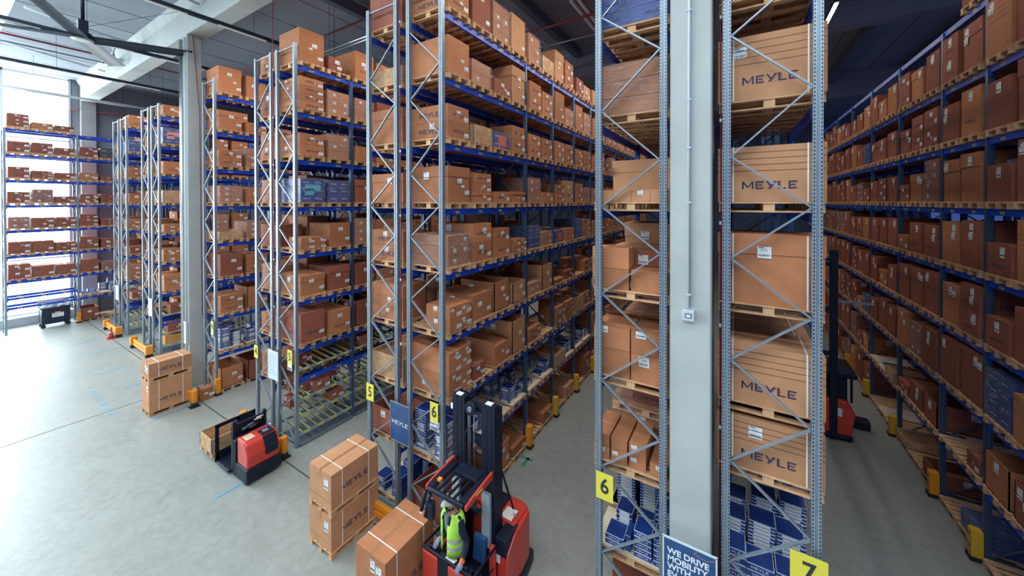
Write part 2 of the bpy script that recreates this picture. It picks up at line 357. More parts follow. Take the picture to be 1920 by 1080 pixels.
def rack(key, x0, face, y0, posts, label, levels=range(8), slots=None, braced=True, beams_to=100, top=HT, skipbeam=()):
    """x0..x0+1.1 across, face = side towards its aisle; posts = y of every upright frame"""
    root = thing('pallet_rack', label, 'pallet rack', (x0+.55, y0, 0)); xf = .5 if face == '+x' else -.5
    RACKS[key] = dict(x=x0+.55, y0=y0, face=face, posts=posts, root=root, levels=list(levels))
    for i, y in enumerate(posts):
        fr = bpy.data.objects.new('upright_frame', None); COL.objects.link(fr); fr.parent = root; fr.location = (0, y-y0+.045, 0)
        t = top if i == 0 else 11.55
        for sx in (-1, 1): link('post', post_mesh(t, 'post_steel' if i == 0 or key == 'rw' else 'post_blue'), fr, (sx*.5, 0, 0))  # post_blue: same steel with the blue shade of the inner frames in its colour
        nodes = []
        for a, b in zip(ANODES, BNODES):
            nodes += [(xf*.9, a), (-xf*.9, b)]
        nodes = sorted([n_ for n_ in nodes if n_[1] < t-.2], key=lambda q: -q[1])
        nodes.append((xf*.9 if nodes[-1][0] < 0 < xf or nodes[-1][0] > 0 > xf else -xf*.9, max(.12, nodes[-1][1]-.72)))
        if i == 0 and braced:
            for a, b in zip(nodes, nodes[1:]):
                gg = G(); gg.bar((a[0], 0, a[1]), (b[0], 0, b[1]), .022, .05, 'steel', up=(0, 1, 0)); obj('brace', gg, fr)
            gg = G(); gg.bar((-.5, 0, t-.08), (.5, 0, t-.08), .022, .05, 'steel', up=(0, 1, 0)); obj('brace', gg, fr)
        else:
            gg = G()
            for a, b in zip(nodes, nodes[1:]): gg.bar((a[0], 0, a[1]), (b[0], 0, b[1]), .022, .04, 'brace_shade_blue', up=(0, 1, 0))
            obj('brace', gg, fr)
    bl = []
    for i, (ya, yb) in enumerate(zip(posts, posts[1:])):
        ln = yb-ya-.09; n_ = max(1, round(ln/.93)); lab = tuple(round((j+.5)*ln/n_, 3) for j in range(n_))
        for k in levels:
            if (i, k) in skipbeam: continue
            for s, f in ((1, face), (-1, 'none')):
                bl.append((i, k, s, ya+.09-y0, ln, lab if f != 'none' else ()))
    bl.sort(key=lambda q: (-q[2], q[0], q[1])); rest = G()
    for j, (i, k, s, ya, ln, lab) in enumerate(bl):
        key2 = (round(ln, 3), lab, face if s > 0 else '+x'); loc = (xf*1.0*s, ya, Z0+SP*k)
        gg = beam_geo(ln, lab, key2[2])
        if j < beams_to:
            if key2 not in beam_cache: beam_cache[key2] = gg.mesh('beam')
            link('beam', beam_cache[key2], root, loc)
        else: rest.add(gg, loc)
    if rest.f: obj('beam', rest, root)['kind'] = 'stuff'
    return root
def posts_seq(y0, gaps): r = [y0]; [r.append(round(r[-1]+q, 3)) for q in gaps]; return r
P6 = posts_seq(6.0, [3.72, 1.92]+[1.95]*8)
P5 = posts_seq(6.0, [1.9]*7); P4 = posts_seq(6.0, [1.95]*5); P3 = posts_seq(6.15, [1.95]*4)
P7 = posts_seq(6.1, [2.8, 2.8, 2.8, 2.8])
PR = posts_seq(8.75, [2.8, 1.93, 2.83, 2.78, 2.8, 2.8, 2.8, 2.8, 2.8])
rack('r6L', -6.447, '+x', 6.0, P6, 'tall grey and blue pallet rack forming the left side of aisle six', beams_to=100)
rack('r5R', -7.862, '-x', 6.0, P5, 'grey framed pallet rack forming the right side of aisle five', beams_to=100)
rack('r5L', -12.289, '+x', 6.0, P5, 'pallet rack with sloping yellow roller lanes at its foot, left side of aisle five', beams_to=100, skipbeam=[(i, 0) for i in range(7)])
rack('r4R', -13.668, '-x', 6.0, P4, 'grey framed pallet rack forming the right side of aisle four', beams_to=100)
rack('r4L', -18.055, '+x', 6.04, [p+.04 for p in P4], 'pallet rack beside the left concrete column, left side of aisle four', beams_to=100)
rack('r3L', -24.625, '+x', 6.16, P3, 'pallet rack behind the longer pair of orange barriers near the cone, side of aisle three', beams_to=100)
rack('r2R', -26.116, '-x', 6.16, P3, 'narrow end-on rack with its frame left of the aisle three rack', beams_to=100)
rack('r2L', -29.82, '+x', 6.1, P3, 'pallet rack behind the red traffic cone, left side of aisle two', beams_to=100)
rack('r1R', -31.335, '-x', 6.1, P3, 'leftmost end-on rack frame, behind the farthest orange barrier', beams_to=100)
rack('r6R', -1.982, '-x', 6.0, posts_seq(6.0, [2.8]*4), 'near grey rack left of the central concrete column, side of aisle six', beams_to=100)
rack('r7L', -.162, '+x', 6.1, P7, 'near grey rack right of the central concrete column, side of aisle seven', beams_to=100, levels=[3, 4, 5, 6, 7])
rack('r7R', 4.32, '-x', 8.75, PR, 'long dark rack full of cartons forming the right side of aisle seven', beams_to=100)
rack('r8L', 5.62, '+x', 8.75, PR[:7], 'dark rack standing back to back behind the right rack of aisle seven', beams_to=100)
# lower shelves of the rack next to aisle seven sit at their own heights
R7LOW = [1.45, 3.40, 4.34]
for z in R7LOW:
    for ya, yb in zip(P7, P7[1:]):
        for s in (-1, 1):
            gg = beam_geo(yb-ya-.09, (.5, 1.4, 2.3) if s > 0 else (), '+x'); obj('beam', gg, RACKS['r7L']['root'], (s*.5, ya+.09-6.1, z))
# wall rack along the glazing
PW = [-.2, 2.5, 5.17, 7.9, 10.6]
rack('rw', -35.5, '+x', 2.5, PW[1:], 'pallet rack standing along the bright glazed wall at far left', skipbeam=[], beams_to=100, top=11.6)
gg = beam_geo(2.58, (.5, 1.3, 2.1), '+x'); obj('beam', gg, RACKS['rw']['root'], (.5, .09, 1.98)); obj('beam', gg, RACKS['rw']['root'], (-.5, .09, 1.98))

# ------------------------------------------------------------------ goods (collected first, then built)
ITEMS = []   # dict(kind, geo(fn), dims, loc, label, cat, parts)
pal = {}
def pallet_geo(L=1.2, W=.8):       # L across the rack (x), W along it (y)
    g = G()
    for y in (-.35, -.175, 0, .175, .35): g.box((0, y*W/.8, .133), (L, .13 if abs(y) in (0, .35) else .1, .022), 'wood')
    for x in (-.53, 0, .53): g.box((x*L/1.2, 0, .111), (.13, W, .02), 'wood')
    for y in (-.35, 0, .35):
        g.box((0, y*W/.8, .011), (L, .1, .022), 'wood')
        for x in (-.53, 0, .53): g.box((x*L/1.2, y*W/.8, .062), (.13, .1, .078), 'wood')
    return g
PALG = pallet_geo()
def carton_geo(sx, sy, h, m, faces, rnd, style, fine):
    g = G()
    if style == 'open':
        t = .02
        for a, b in (((-sx/2, -sy/2, 0), (sx/2, -sy/2+t, h)), ((-sx/2, sy/2-t, 0), (sx/2, sy/2, h)), ((-sx/2, -sy/2, 0), (-sx/2+t, sy/2, h)), ((sx/2-t, -sy/2, 0), (sx/2, sy/2, h)), ((-sx/2, -sy/2, 0), (sx/2, sy/2, .02))): g.bb(a, b, m)
        g.bb((-sx/2+t, -sy/2+t, h*.05), (sx/2-t, sy/2-t, h*.35), 'carton_in')
        for f in faces: g.add(onface(rect((sy if f != '-y' else sx), .012, 'seam'), ((sx/2+.001) if f == '+x' else (-sx/2-.001 if f == '-x' else 0), -sy/2-.001 if f == '-y' else 0, h*.55), f))
    elif style == 'lid':
        g.bb((-sx/2+.012, -sy/2+.012, 0), (sx/2-.012, sy/2-.012, h), m); g.bb((-sx/2, -sy/2, h*.72), (sx/2, sy/2, h+.005), m)
    elif style == 'flap':
        g.bb((-sx/2, -sy/2, 0), (sx/2, sy/2, h*.8), m); g.poly([(-sx/2, -sy/2, h*.8), (sx/2, -sy/2, h*.8), (sx/2*.9, -sy/2-.02, h), (-sx/2*.9, -sy/2-.02, h)], m)
        g.poly([(-sx/2, sy/2, h*.8), (sx/2, sy/2, h*.8), (sx/2, sy*.3, h), (-sx/2, sy*.3, h)], m)
    else:
        g.bb((-sx/2, -sy/2, 0), (sx/2, sy/2, h), m)
        g.poly([(-sx/2, -.03, h+.001), (sx/2, -.03, h+.001), (sx/2, .03, h+.001), (-sx/2, .03, h+.001)], 'tape')
    lab = Pieces()
    for f in faces:
        W = sx if f == '-y' else sy; c = {'-y': (0, -sy/2-.002, 0), '+x': (sx/2+.002, 0, 0), '-x': (-sx/2-.002, 0, 0)}[f]
        at = lambda q, u, v, e=0: onface(q, {'-y': (u, c[1]-e, v), '+x': (c[0]+e, u, v), '-x': (c[0]-e, -u, v)}[f], f)
        if style == 'crease' and h > .5:
            for k in range(1, 5): g.add(at(rect(W, .008, 'seam'), 0, h*(.45+.11*k)))
        if style in ('logo', 'logo2', 'crease_logo'):
            hh = min(.11, h*.3, W*.09); g.add(at(logo(hh, 'logo', fine), 0, h*(.45 if h < .5 else .3)))
            if style == 'crease_logo':
                for k in range(1, 5): g.add(at(rect(W, .010, 'seam'), 0, h*(.45+.11*k)))
        if f != '-y' or rnd.random() < .7:
            s = min(1, h/.45); lw, lh = .13*s+.03, .16*s
            if f != '-y':
                if f == '-x' and h > .5:
                    if rnd.random() < .6 and style == 'plain':
                        for k in range(1, 5): g.add(at(rect(W, .008, 'seam'), 0, h*(.5+.09*k)))
                    u0 = rnd.choice((-.3, .0, .15, .25))*W; lab.add(at(ship_label(.15, .2, fine), u0, h-.16))
                    if rnd.random() < .6: lab.add(at(ship_label(.16, .15, fine), u0+rnd.choice((-.03, .17)), h-rnd.choice((.2, .33)), .002))
                    continue
                lab.add(at(ship_label(.16, .10*min(1, h/.3), fine), W*.36, min(h*.3, .22)))
                if rnd.random() < .7: lab.add(at(ship_label(lw, lh*.7, fine), rnd.uniform(-.1, .1), h*rnd.uniform(.55, .75)))
                if rnd.random() < .4: lab.add(at(ship_label(lw*.7, lh*.4, fine), rnd.uniform(-.05, .15), h*.45))
            else: lab.add(at(ship_label(lw, lh, fine), rnd.uniform(-.3, .1)*W, h*.75))
    return g, lab
def straps_geo(sx, sy, h, at=(-.27, .27), along='x'):
    g = G(); e = .004
    for t in at:
        if along == 'x': g.bb((t-.009, -sy/2-e, 0), (t+.009, -sy/2, h), 'strap'); g.bb((t-.009, -sy/2-e, h), (t+.009, sy/2+e, h+e), 'strap'); g.bb((t-.009, sy/2, 0), (t+.009, sy/2+e, h), 'strap')
        else: g.bb((-sx/2-e, t-.009, 0), (-sx/2, t+.009, h), 'strap'); g.bb((-sx/2-e, t-.009, h), (sx/2+e, t+.009, h+e), 'strap'); g.bb((sx/2, t-.009, 0), (sx/2+e, t+.009, h), 'strap')
    return g
def film_geo(sx, sy, h, rnd):
    g = G(); n = 5; e = .025; rows = []
    for k, z in enumerate([0, .25*h, .5*h, .75*h, h, h+.03]):
        s = 1 if k < 5 else .55; ring = []
        for a, b in [(-1+2*i/n, -1) for i in range(n)]+[(1, -1+2*i/n) for i in range(n)]+[(1-2*i/n, 1) for i in range(n)]+[(-1, 1-2*i/n) for i in range(n)]:
            j = rnd.uniform(-.008, .012); ring.append((a*s*(sx/2+e+j), b*s*(sy/2+e+j), z+(rnd.uniform(-.01, .02) if k > 3 else 0)))
        rows.append(ring)
    m = 4*n
    for a, b in zip(rows, rows[1:]):
        for i in range(m): g.poly([a[i], a[(i+1) % m], b[(i+1) % m], b[i]], 'film')
    g.poly(rows[-1], 'film'); return g
def item(kind, cat, dims, loc, label, fn, group=None): ITEMS.append(dict(kind=kind, cat=cat, d=dims, loc=loc, label=label, fn=fn, group=group))
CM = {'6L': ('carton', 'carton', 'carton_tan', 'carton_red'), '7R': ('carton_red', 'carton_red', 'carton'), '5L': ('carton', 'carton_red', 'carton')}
def carton(sx, sy, h, loc, label, mats, faces, style=None, straps=None):
    m = R.choice(mats); seed = R.random(); st = style or R.choice(('plain', 'plain', 'logo', 'lid', 'plain'))
    def fn(fine, split, seed=seed):
        g, lab = carton_geo(sx, sy, h, m, faces, random.Random(seed), st, fine); parts = []
        for q in lab:
            if split: parts.append(('shipping_label', q))
            else: g.add(q)
        if straps:
            for t_ in straps[0]:
                sg = straps_geo(sx, sy, h, (t_,), straps[1])
                if split: parts.append(('strap', sg))
                else: g.add(sg)
        return g, parts
    item('open_carton' if st == 'open' else 'cardboard_carton', 'carton', (sx, sy, h), loc, ('open ' if st == 'open' else '')+label, fn)
def flatbox(sx, sy, h, loc, label, m, face, white=True, logo_=True, group=None):
    def fn(fine, split):
        g = G(); g.bb((-sx/2, -sy/2, .002), (sx/2, sy/2, h-.002), m)
        for f in face:
            W = sx if f == '-y' else sy; c = {'-y': (0, -sy/2-.001, h/2), '+x': (sx/2+.001, 0, h/2), '-x': (-sx/2-.001, 0, h/2), '+z': (0, 0, h+.0)}[f]
            if f == '+z':
                t = .006
                for a, b in (((-sx/2, -sy/2), (sx/2, -sy/2+t)), ((-sx/2, sy/2-t), (sx/2, sy/2)), ((-sx/2, -sy/2), (-sx/2+t, sy/2)), ((sx/2-t, -sy/2), (sx/2, sy/2))): g.bb((a[0], a[1], h-.002), (b[0], b[1], h+.0005), 'logo_white')
                continue
            if white: g.add(onface(rect(W*.62, h*.8, 'paper'), c, f))
            elif logo_:
                g.add(onface(logo(min(h*.36, W*.11), 'logo_white', False), c, f))
            g.add(onface(rect(W, .006, 'logo_white', 0, -h/2+.006), c, f)); g.add(onface(rect(W, .005, 'logo_white', 0, h/2-.006), c, f))
        return g, []
    item('flat_box', 'box', (sx, sy, h), loc, label, fn, group)
def load(rk, code, x, y, z, face, where, mats, depth=1.15, wy=.8):
    """one pallet position: code letter + height in cm"""
    c = code[0]; h = float(code[1:] or 0)/100
    if c == 'n': return
    rnd = R
    item('wooden_pallet', 'pallet', (1.2, .8, .144), (x, y, z), 'wooden pallet, '+where, lambda fine, split: (PALG, []))
    z += .1445; F = (face, '-y')
    if c == 'p': return
    jx, jy = rnd.uniform(-.015, .015), rnd.uniform(-.01, .01)
    sx, sy = depth+rnd.uniform(-.03, .03), wy-.03+rnd.uniform(-.03, .02)
    if z < 11 and c not in 'bv': h = min(h, 1.11)
    if c in 'cl': carton(sx, sy, h, (x+jx, y+jy, z), 'brown carton, '+where, mats, F)
    elif c == 'z': carton(sx, sy, h, (x, y, z), 'lidded carton, '+where, mats, F, 'lid')
    elif c == 'C': carton(1.22, .8, h, (x, y, z), 'large strapped carton, '+where, ['carton_tan'], F, 'crease_logo', ((-.42, .42), 'x'))
    elif c == 'E': carton(1.22, .8, h, (x, y, z), 'large plain carton, '+where, ['carton'], F, 'lid', ((-.42, .42), 'x'))
    elif c in 'dtq':
        n_ = {'d': 2, 't': 3, 'q': 4}[c]; nm = {2: ('bottom', 'top'), 3: ('bottom', 'middle', 'top'), 4: ('bottom', 'lower', 'upper', 'top')}[n_]
        for k in range(n_): carton(sx-.01*k, sy-.008*k, h/n_-.004, (x+jx, y+jy, z+h/n_*k), nm[k]+' carton, '+where, [mats[0]], F, 'logo' if c != 't' else None)
    elif c == 'g':      # grid: two along the aisle, n high
        n_ = max(2, round(h/.25))
        for k in range(n_):
            for s in (-1, 1): carton(sx, sy/2-.004, h/n_-.004, (x, y+s*sy/4, z+h/n_*k), 'small carton %s of %s tier, %s' % ('front' if s < 0 else 'back', NUM[k+1], where), [mats[0]], F, 'plain')
    elif c == 's':
        for k in range(2):
            for s in (-1, 1): carton(sx*.62, sy/2-.006, h/2-.004, (x+(.25 if face == '+x' else -.25), y+s*sy/4, z+h/2*k), 'small carton %s %s, %s' % ('front' if s < 0 else 'back', ('low', 'high')[k], where), [mats[0]], F, 'plain')
    elif c == 'i': carton(sx*.35, sy*.6, h, (x+(.36 if face == '+x' else -.36), y-.12, z), 'small box, '+where, mats, F, 'logo')
    elif c == 'o': carton(sx, sy, h, (x, y, z), 'carton, '+where, mats, F, 'open')
    elif c == 'f': carton(sx, sy, h, (x, y, z), 'flapped carton, '+where, mats, F, 'flap')
    elif c in 'wxrm':
        sx = min(sx, 1.10)
        bm = {'w': mats[0], 'x': 'blue_box', 'r': 'blue_box', 'm': 'black_box'}[c]; seed = rnd.random()
        def fn(fine, split):
            rr = random.Random(seed); g = G(); nz_ = max(1, round(h/.26)); ny = 2
            for a in range(nz_):
                for b in range(ny):
                    g.box((0, (b-.5)*sy/ny*.99, h/nz_*(a+.5)), (sx, sy/ny-.012, h/nz_-.008), bm)
                    s = 1 if face == '+x' else -1
                    if c == 'w' and rr.random() < .5: g.add(onface(ship_label(.1, .08, False), (s*(sx/2+.002), (b-.5)*sy/ny+.05, h/nz_*(a+.5)), face))
                    elif c != 'w':
                        g.add(onface(logo(.035, 'logo_white', False), (s*(sx/2+.002), (b-.5)*sy/ny, h/nz_*(a+.5)), face))
                        for t in (-.3, .3): g.add(onface(logo(.035, 'logo_white', False), (t, -sy/2-.002, h/nz_*(a+.5)), '-y'))
            s = 1 if face == '+x' else -1
            if c == 'r': g.add(onface(rect(.38, .28, 'red_print'), (s*(sx/2+.004), .04, h*.5), face))
            if c == 'x' and 'first position' in where and ('aisle five' in where or 'aisle three' in where):
                cl = 'cyan' if 'five' in where.split('aisle')[1] else 'pink'
                g.add(onface(rect(.5, .2, cl), (s*(sx/2+.004), .02, h*.62), face)); g.add(onface(rect(.28, .2, cl), (s*(sx/2+.004), -.1, h*.44), face))
            fl = film_geo(sx, sy, h, rr)
            if split: return g, [('stretch_film', fl)]
            g.add(fl); return g, []
        item('wrapped_load', 'wrapped load', (sx+.06, sy+.06, h), (x, y, z), {'w': 'film-wrapped brown boxes, ', 'x': 'film-wrapped blue boxes, ', 'r': 'wrapped load with red print, ', 'm': 'wrapped black load, '}[c]+where, fn)
    elif c == 'k':
        def fn(fine, split):
            g = G(); n_ = max(1, round(h/.2)); t = .022
            for a in range(n_):
                z0, z1 = h/n_*a+.002, h/n_*(a+1)-.002
                for p_, q_ in (((-.6, -.4, z0), (.6, -.4+t, z1)), ((-.6, .4-t, z0), (.6, .4, z1)), ((-.6, -.4, z0), (-.6+t, .4, z1)), ((.6-t, -.4, z0), (.6, .4, z1))): g.bb(p_, q_, 'wood')
                for sx_ in (-1, 1):
                    for sy_ in (-1, 1): g.box((sx_*.595, sy_*.395, (z0+z1)/2), (.03, .03, z1-z0), 'grey_metal')
            g.bb((-.56, -.36, .01), (.56, .36, h*.8), 'carton_in'); return g, []
        item('wooden_crate', 'crate', (1.2, .8, h), (x, y, z), 'wooden collar crate, '+where, fn)
    elif c in 'bv':
        def fn(fine, split): g = G(); g.bb((-.58, -.4, 0), (.58, .4, .018), 'plywood'); return g, []
        item('plywood_sheet', 'board', (1.16, .8, .018), (x, y, z), 'plywood sheet, '+where, fn)
        z += .0185
        if c == 'b':
            n_ = max(1, int(h/.062)); gr = 'flat boxes, '+where
            for iy, ix in ((-1, -1), (1, -1), (-1, 1), (1, 1)):
                q = max(1, n_-(0 if (ix > 0) == (face == '+x') else -2)-rnd.choice((0, 0, 2, 4)))
                if rnd.random() < .12: continue
                for k in range(q):
                    flatbox(.34, .34, .06, (x+ix*.3+rnd.uniform(-.012, .012), y+iy*.19+rnd.uniform(-.01, .01), z+.0605*k), 'flat blue box, '+where, 'blue_box', (face, '-y') + (('+z',) if k == q-1 else ()), rnd.random() < .4, True, gr)

def fill(key, aisle, side, table, slots, mats, rnd_codes, names=None, levels=range(7, -1, -1), zt=None, ord0=1):
    rk = RACKS[key]; lv = list(levels)
    for k, row in zip(lv, table):
        codes = row.split(); z = zt[k] if zt else (shelf_top(k) if k >= 0 else 0.0)
        for j, y in enumerate(slots):
            c = codes[j] if j < len(codes) else R.choice(rnd_codes)
            lvl = 'floor level' if k < 0 else 'shelf '+NUM[k+1]
            load(rk, c, rk['x'], y, z, rk['face'], '%s, %s rack of aisle %s, %s position in' % (lvl, side, NUM[aisle], ORD[j+ord0]), mats)
def slots_of(posts, nb=99, w_=.93):
    r = []
    for a, b in list(zip(posts, posts[1:]))[:nb]:
        ln = b-a-.09; n_ = max(1, round(ln/w_)); r += [a+.09+(j+.5)*ln/n_ for j in range(n_)]
    return r
RND = 'c80 c95 d70 d85 w60 c60 t70 d60 c100 w80 c50 z75'.split()
fill('r6L', 6, 'left', [
 'd105 c118 w95 c103 w85 k45 c100 d95 c60 c55 c60 d60 c70',
 'c80 w58 l38 z98 d83 d74 c100 w63 c97 w85 c80 d70',
 'd74 k44 r42 d74 d66 d66 d70 d72 d66 d70 c60',
 'z80 t72 l28 l30 w75 l32 d62 c80 d75 w60 c60',
 'w70 d92 d74 s38 x68 w45 r42 c45 x75 t70',
 's56 c62 o76 o58 w36 o80 l14 l30 p d45 d40 o70',
 'g98 i34 f64 o92 d42 p s60 t60 k55 c50',
 'b85 b58 v b48 b20 b34 k40 b40 b14 b50',
 'o62 o60 o70 l25 p c32 p c35 p'], slots_of(P6), CM['6L'], RND, levels=list(range(7, -1, -1))+[-1])
fill('r5R', 5, 'right', ['c110 c90 d80', 'k40 w60 c90', 'z85 d70', 'c70 c60', 'd75 l40', 'g85 w60', 'k55 c60', 'o60 c50', 'b60 b40 v', 'o65 o60 o60'], slots_of(P5)[:6], CM['6L'], RND, levels=list(range(7, -1, -1))+[-1])
fill('r5L', 5, 'left', ['c100 i45 c95 d80', 'q98 w78 w76 c80', 'd68 w80 c52 c60', 'x74 x72 z80 c70', 's36 c75 w86 c80', 'z62 z76 c72 c80', 'c90 c74 o88 c60'], slots_of(P5)[:8], CM['5L'], RND, levels=range(7, 0, -1))
fill('r4R', 4, 'right', ['d60', 'c80', 'd85', 'w75', 'c70', 'w80', 'd60', 'w70'], slots_of([p+.04 for p in P4])[:4], CM['5L'], RND)
fill('r4L', 4, 'left', ['c100 z88 c80', 'z72 d42 c60', 'd62 w80 c70', 'w66 c64 c60', 'k30 w66 c60', 'c84 d72 c60', 'd66 o84 c60', 'b84 b50 v', 'o76 o74 p'], slots_of([p+.04 for p in P4])[:4], CM['5L'], RND, levels=list(range(7, -1, -1))+[-1])
fill('r3L', 3, 'left', ['c45 c50', 'x80 x70', 'c58 c60', 'k60 c60', 'g36 c60', 'g58 d50', 'z76 c60'], slots_of(P3)[:4], CM['5L'], RND, levels=range(7, 0, -1))
fill('r2R', 2, 'right', ['n', 'd60', 'w70', 'c60', 'd60', 'c70', 'd60', 'c40'], slots_of(P3)[:2], CM['5L'], RND)
fill('r2L', 2, 'left', ['d60 c50', 'x62 x60', 'd55 c60', 'c52 c50', 'g50 c50', 'l38 c60', 'g78 c60'], slots_of([p-.06 for p in P3])[:4], CM['5L'], RND, levels=range(7, 0, -1))
fill('r1R', 1, 'right', ['n', 'd60', 'w70', 'c60', 'd60', 'c70', 'd60', 'c40'], slots_of([p-.06 for p in P3])[:2], CM['5L'], RND)
fill('rw', 1, 'left', ['t72 l34 l30 n n n', 'd60 d62 l42 d58 m62 n', 'd60 t42 l36 l42 l22 c40', 'd62 w78 l38 g52 d56 c50', 'w62 d56 d56 t70 d40 c50', 'd66 c64 d48 c72 g52 c50', 'd82 z62 c58 c72 w44 c50', 'n n n b20 b62 v', 'n n n o66 p c40'], slots_of(PW[1:])[:7], ['carton_red', 'carton'], RND, levels=list(range(7, -1, -1))+[-1])
RND7 = 'c95 c105 d95 c85 c100 d100 z95 c75 w95'.split()
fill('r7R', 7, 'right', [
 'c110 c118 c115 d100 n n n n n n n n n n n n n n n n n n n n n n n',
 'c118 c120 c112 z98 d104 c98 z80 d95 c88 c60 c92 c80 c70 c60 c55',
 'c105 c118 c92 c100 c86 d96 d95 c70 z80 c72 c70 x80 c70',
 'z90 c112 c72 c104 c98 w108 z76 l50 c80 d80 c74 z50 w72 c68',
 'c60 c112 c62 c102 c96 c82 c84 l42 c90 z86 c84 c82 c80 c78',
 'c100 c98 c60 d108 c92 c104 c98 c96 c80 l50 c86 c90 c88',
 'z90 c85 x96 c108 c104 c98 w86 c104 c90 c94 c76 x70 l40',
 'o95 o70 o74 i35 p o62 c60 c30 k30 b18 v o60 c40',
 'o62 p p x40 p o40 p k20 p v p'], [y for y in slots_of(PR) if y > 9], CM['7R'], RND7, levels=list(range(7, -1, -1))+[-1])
fill('r8L', 8, 'left', ['n']*7, slots_of(PR[:7])[3:15:2], CM['7R'], ['c80', 'n', 'c60', 'd60'], levels=range(6, -1, -1))
# near racks seen end on
fill('r6R', 6, 'right', ['w60 c60', 'x80 c60', 'w84 c60', 'n z78', 'n c60', 'n d60', 'n w60', 'n b40', 'n c50'], slots_of(posts_seq(6.0, [2.8, 2.8]), 2), CM['6L'], RND, levels=list(range(7, -1, -1))+[-1])
fill('r7L', 7, 'left', ['E70', 'E90', 'C90', 'C78'], slots_of(posts_seq(6.1, [2.8]), 1)[:1], CM['6L'], RND, levels=[7, 6, 5, 4])
x7 = .388; y7 = 6.1+.55
def W7(s): return s+', near rack right of the central column'
for kz, code, wh in ((shelf_top(3), 'E98', 'fourth shelf'), (4.34+.07, 'C82', 'third shelf, sharp printed'), (3.40+.07, 'C72', 'second shelf')):
    load(None, code, x7, y7, kz, '+x', W7(wh), CM['6L'])
for yy in (7.6, 8.5):
    for kz, wh in ((shelf_top(3), 'fourth'), (4.41, 'third'), (3.47, 'second')): load(None, R.choice(('C70', 'c60')), x7, yy, kz, '+x', W7(wh+' shelf, '+('behind the front load' if yy < 8 else 'third load in')), CM['6L'])
for k in (4, 5, 6, 7):
    for yy, nn in ((7.6, 'second'), (8.5, 'third')): load(None, 'c60', x7, yy, shelf_top(k), '+x', W7('shelf %s, %s load in' % (NUM[k+1], nn)), CM['6L'])
# hand-placed loads of the near rack left of the column
x6, y6 = -1.432, 6.5
def W6(s): return s+', near rack left of the central column'
def pal_at(x, y, z, lab): item('wooden_pallet', 'pallet', (1.2, .8, .144), (x, y, z), 'wooden pallet '+lab, lambda fine, split: (PALG, []))
pal_at(x6, y6, shelf_top(4), W6('on fifth shelf'))
for i in range(4): carton(.285, .36, .2, (x6-.435+.29*i, y6-.2, shelf_top(4)+.145), W6('%s small carton from the aisle, fifth shelf' % ORD[i+1]), ['carton_tan'], ('-y',), 'plain')
pal_at(x6, y6, shelf_top(3), W6('on fourth shelf'))
for i, (dx, dy) in enumerate(((-.33, -.22), (.0, -.22) if 0 else (.28, -.2))):
    for k in range(2): carton(.56 if i else .6, .36, .34, (x6+dx, y6+dy, shelf_top(3)+.145+.345*k), W6('%s carton %s, fourth shelf' % (('lower', 'upper')[k], ('by the aisle', 'by the column')[i])), ['carton'], ('-y', '-x'), 'plain') if not (i and k) else None
carton(1.1, .4, .62, (x6+.02, y6+.2, shelf_top(3)+.145), W6('dark long carton at the back, fourth shelf'), ['carton_red'], ('-y',), 'plain')
for k_, (zz, n_) in enumerate(((shelf_top(2), 2),)):
    pal_at(x6, y6, zz, W6('on third shelf'))
    for k in range(2):
        for i, dx in enumerate((-.31, .3)): carton(.59, .78, .44, (x6+dx, y6, zz+.145+.445*k), W6('%s carton %s, third shelf' % (('lower', 'upper')[k], ('by the aisle', 'by the column')[i])), ['carton'], ('-y', '-x'), 'flap' if k else 'plain')
zz = shelf_top(1); pal_at(x6, y6, zz, W6('on second shelf'))
for i, dx in enumerate((-.48, -.19, .1, .42)):
    for k in range(2 if i < 3 else 1): carton(.26, .76, .2, (x6+dx, y6, zz+.145+.203*k), W6('narrow long carton, %s %s, second shelf' % (('first', 'second', 'third', 'fourth')[i], ('below', 'above')[k])), ['carton'], ('-y',), 'plain')
pal_at(x6+.05, y6+.93, zz, W6('behind the narrow cartons')); carton(.6, .7, .38, (x6+.1, y6+.93, zz+.145), W6('dark carton behind the narrow ones'), ['carton_red'], ('-y', '-x'), 'logo')
pal_at(x6+.05, y6+.93, zz+.53, W6('laid on a dark carton')); carton(.62, .5, .3, (x6+.1, y6+.95, zz+.53+.145), W6('printed carton on the high back pallet'), ['carton_red'], ('-y', '-x'), 'logo')
zz = shelf_top(0); 
for r_ in range(2):
    pal_at(x6, y6+.93*r_, zz, W6('under %s blue boxes' % ('front', 'rear')[r_]))
    item('plywood_sheet', 'board', (1.18, .8, .018), (x6, y6+.93*r_, zz+.1445), W6('plywood sheet, lowest shelf %s' % ('front', 'rear')[r_]), lambda fine, split: ((lambda g: (g.bb((-.59, -.4, 0), (.59, .4, .018), 'plywood'), g)[1])(G()), []))
zz += .163
for i, (dx, dy, n_) in enumerate(((-.27, -.2, 2), (.18, -.2, 5), (.48, -.2, 5), (-.2, .18, 4), (.12, .2, 3), (.44, .2, 7))):
    for k in range(n_): flatbox(.27 if i else .3, .34, .085, (x6+dx, y6+dy, zz+.0855*k), W6('blue box in %s stack, lowest shelf' % ORD[i+1]), 'blue_box', ('-y', '-x', '+z'), i == 3, True, 'blue boxes, stack %s left of column' % NUM[i+1])
flatbox(.08, .3, .27, (x6-.05, y6-.2, zz), W6('blue box standing on edge, lowest shelf'), 'blue_box', ('-y', '-x'), False)
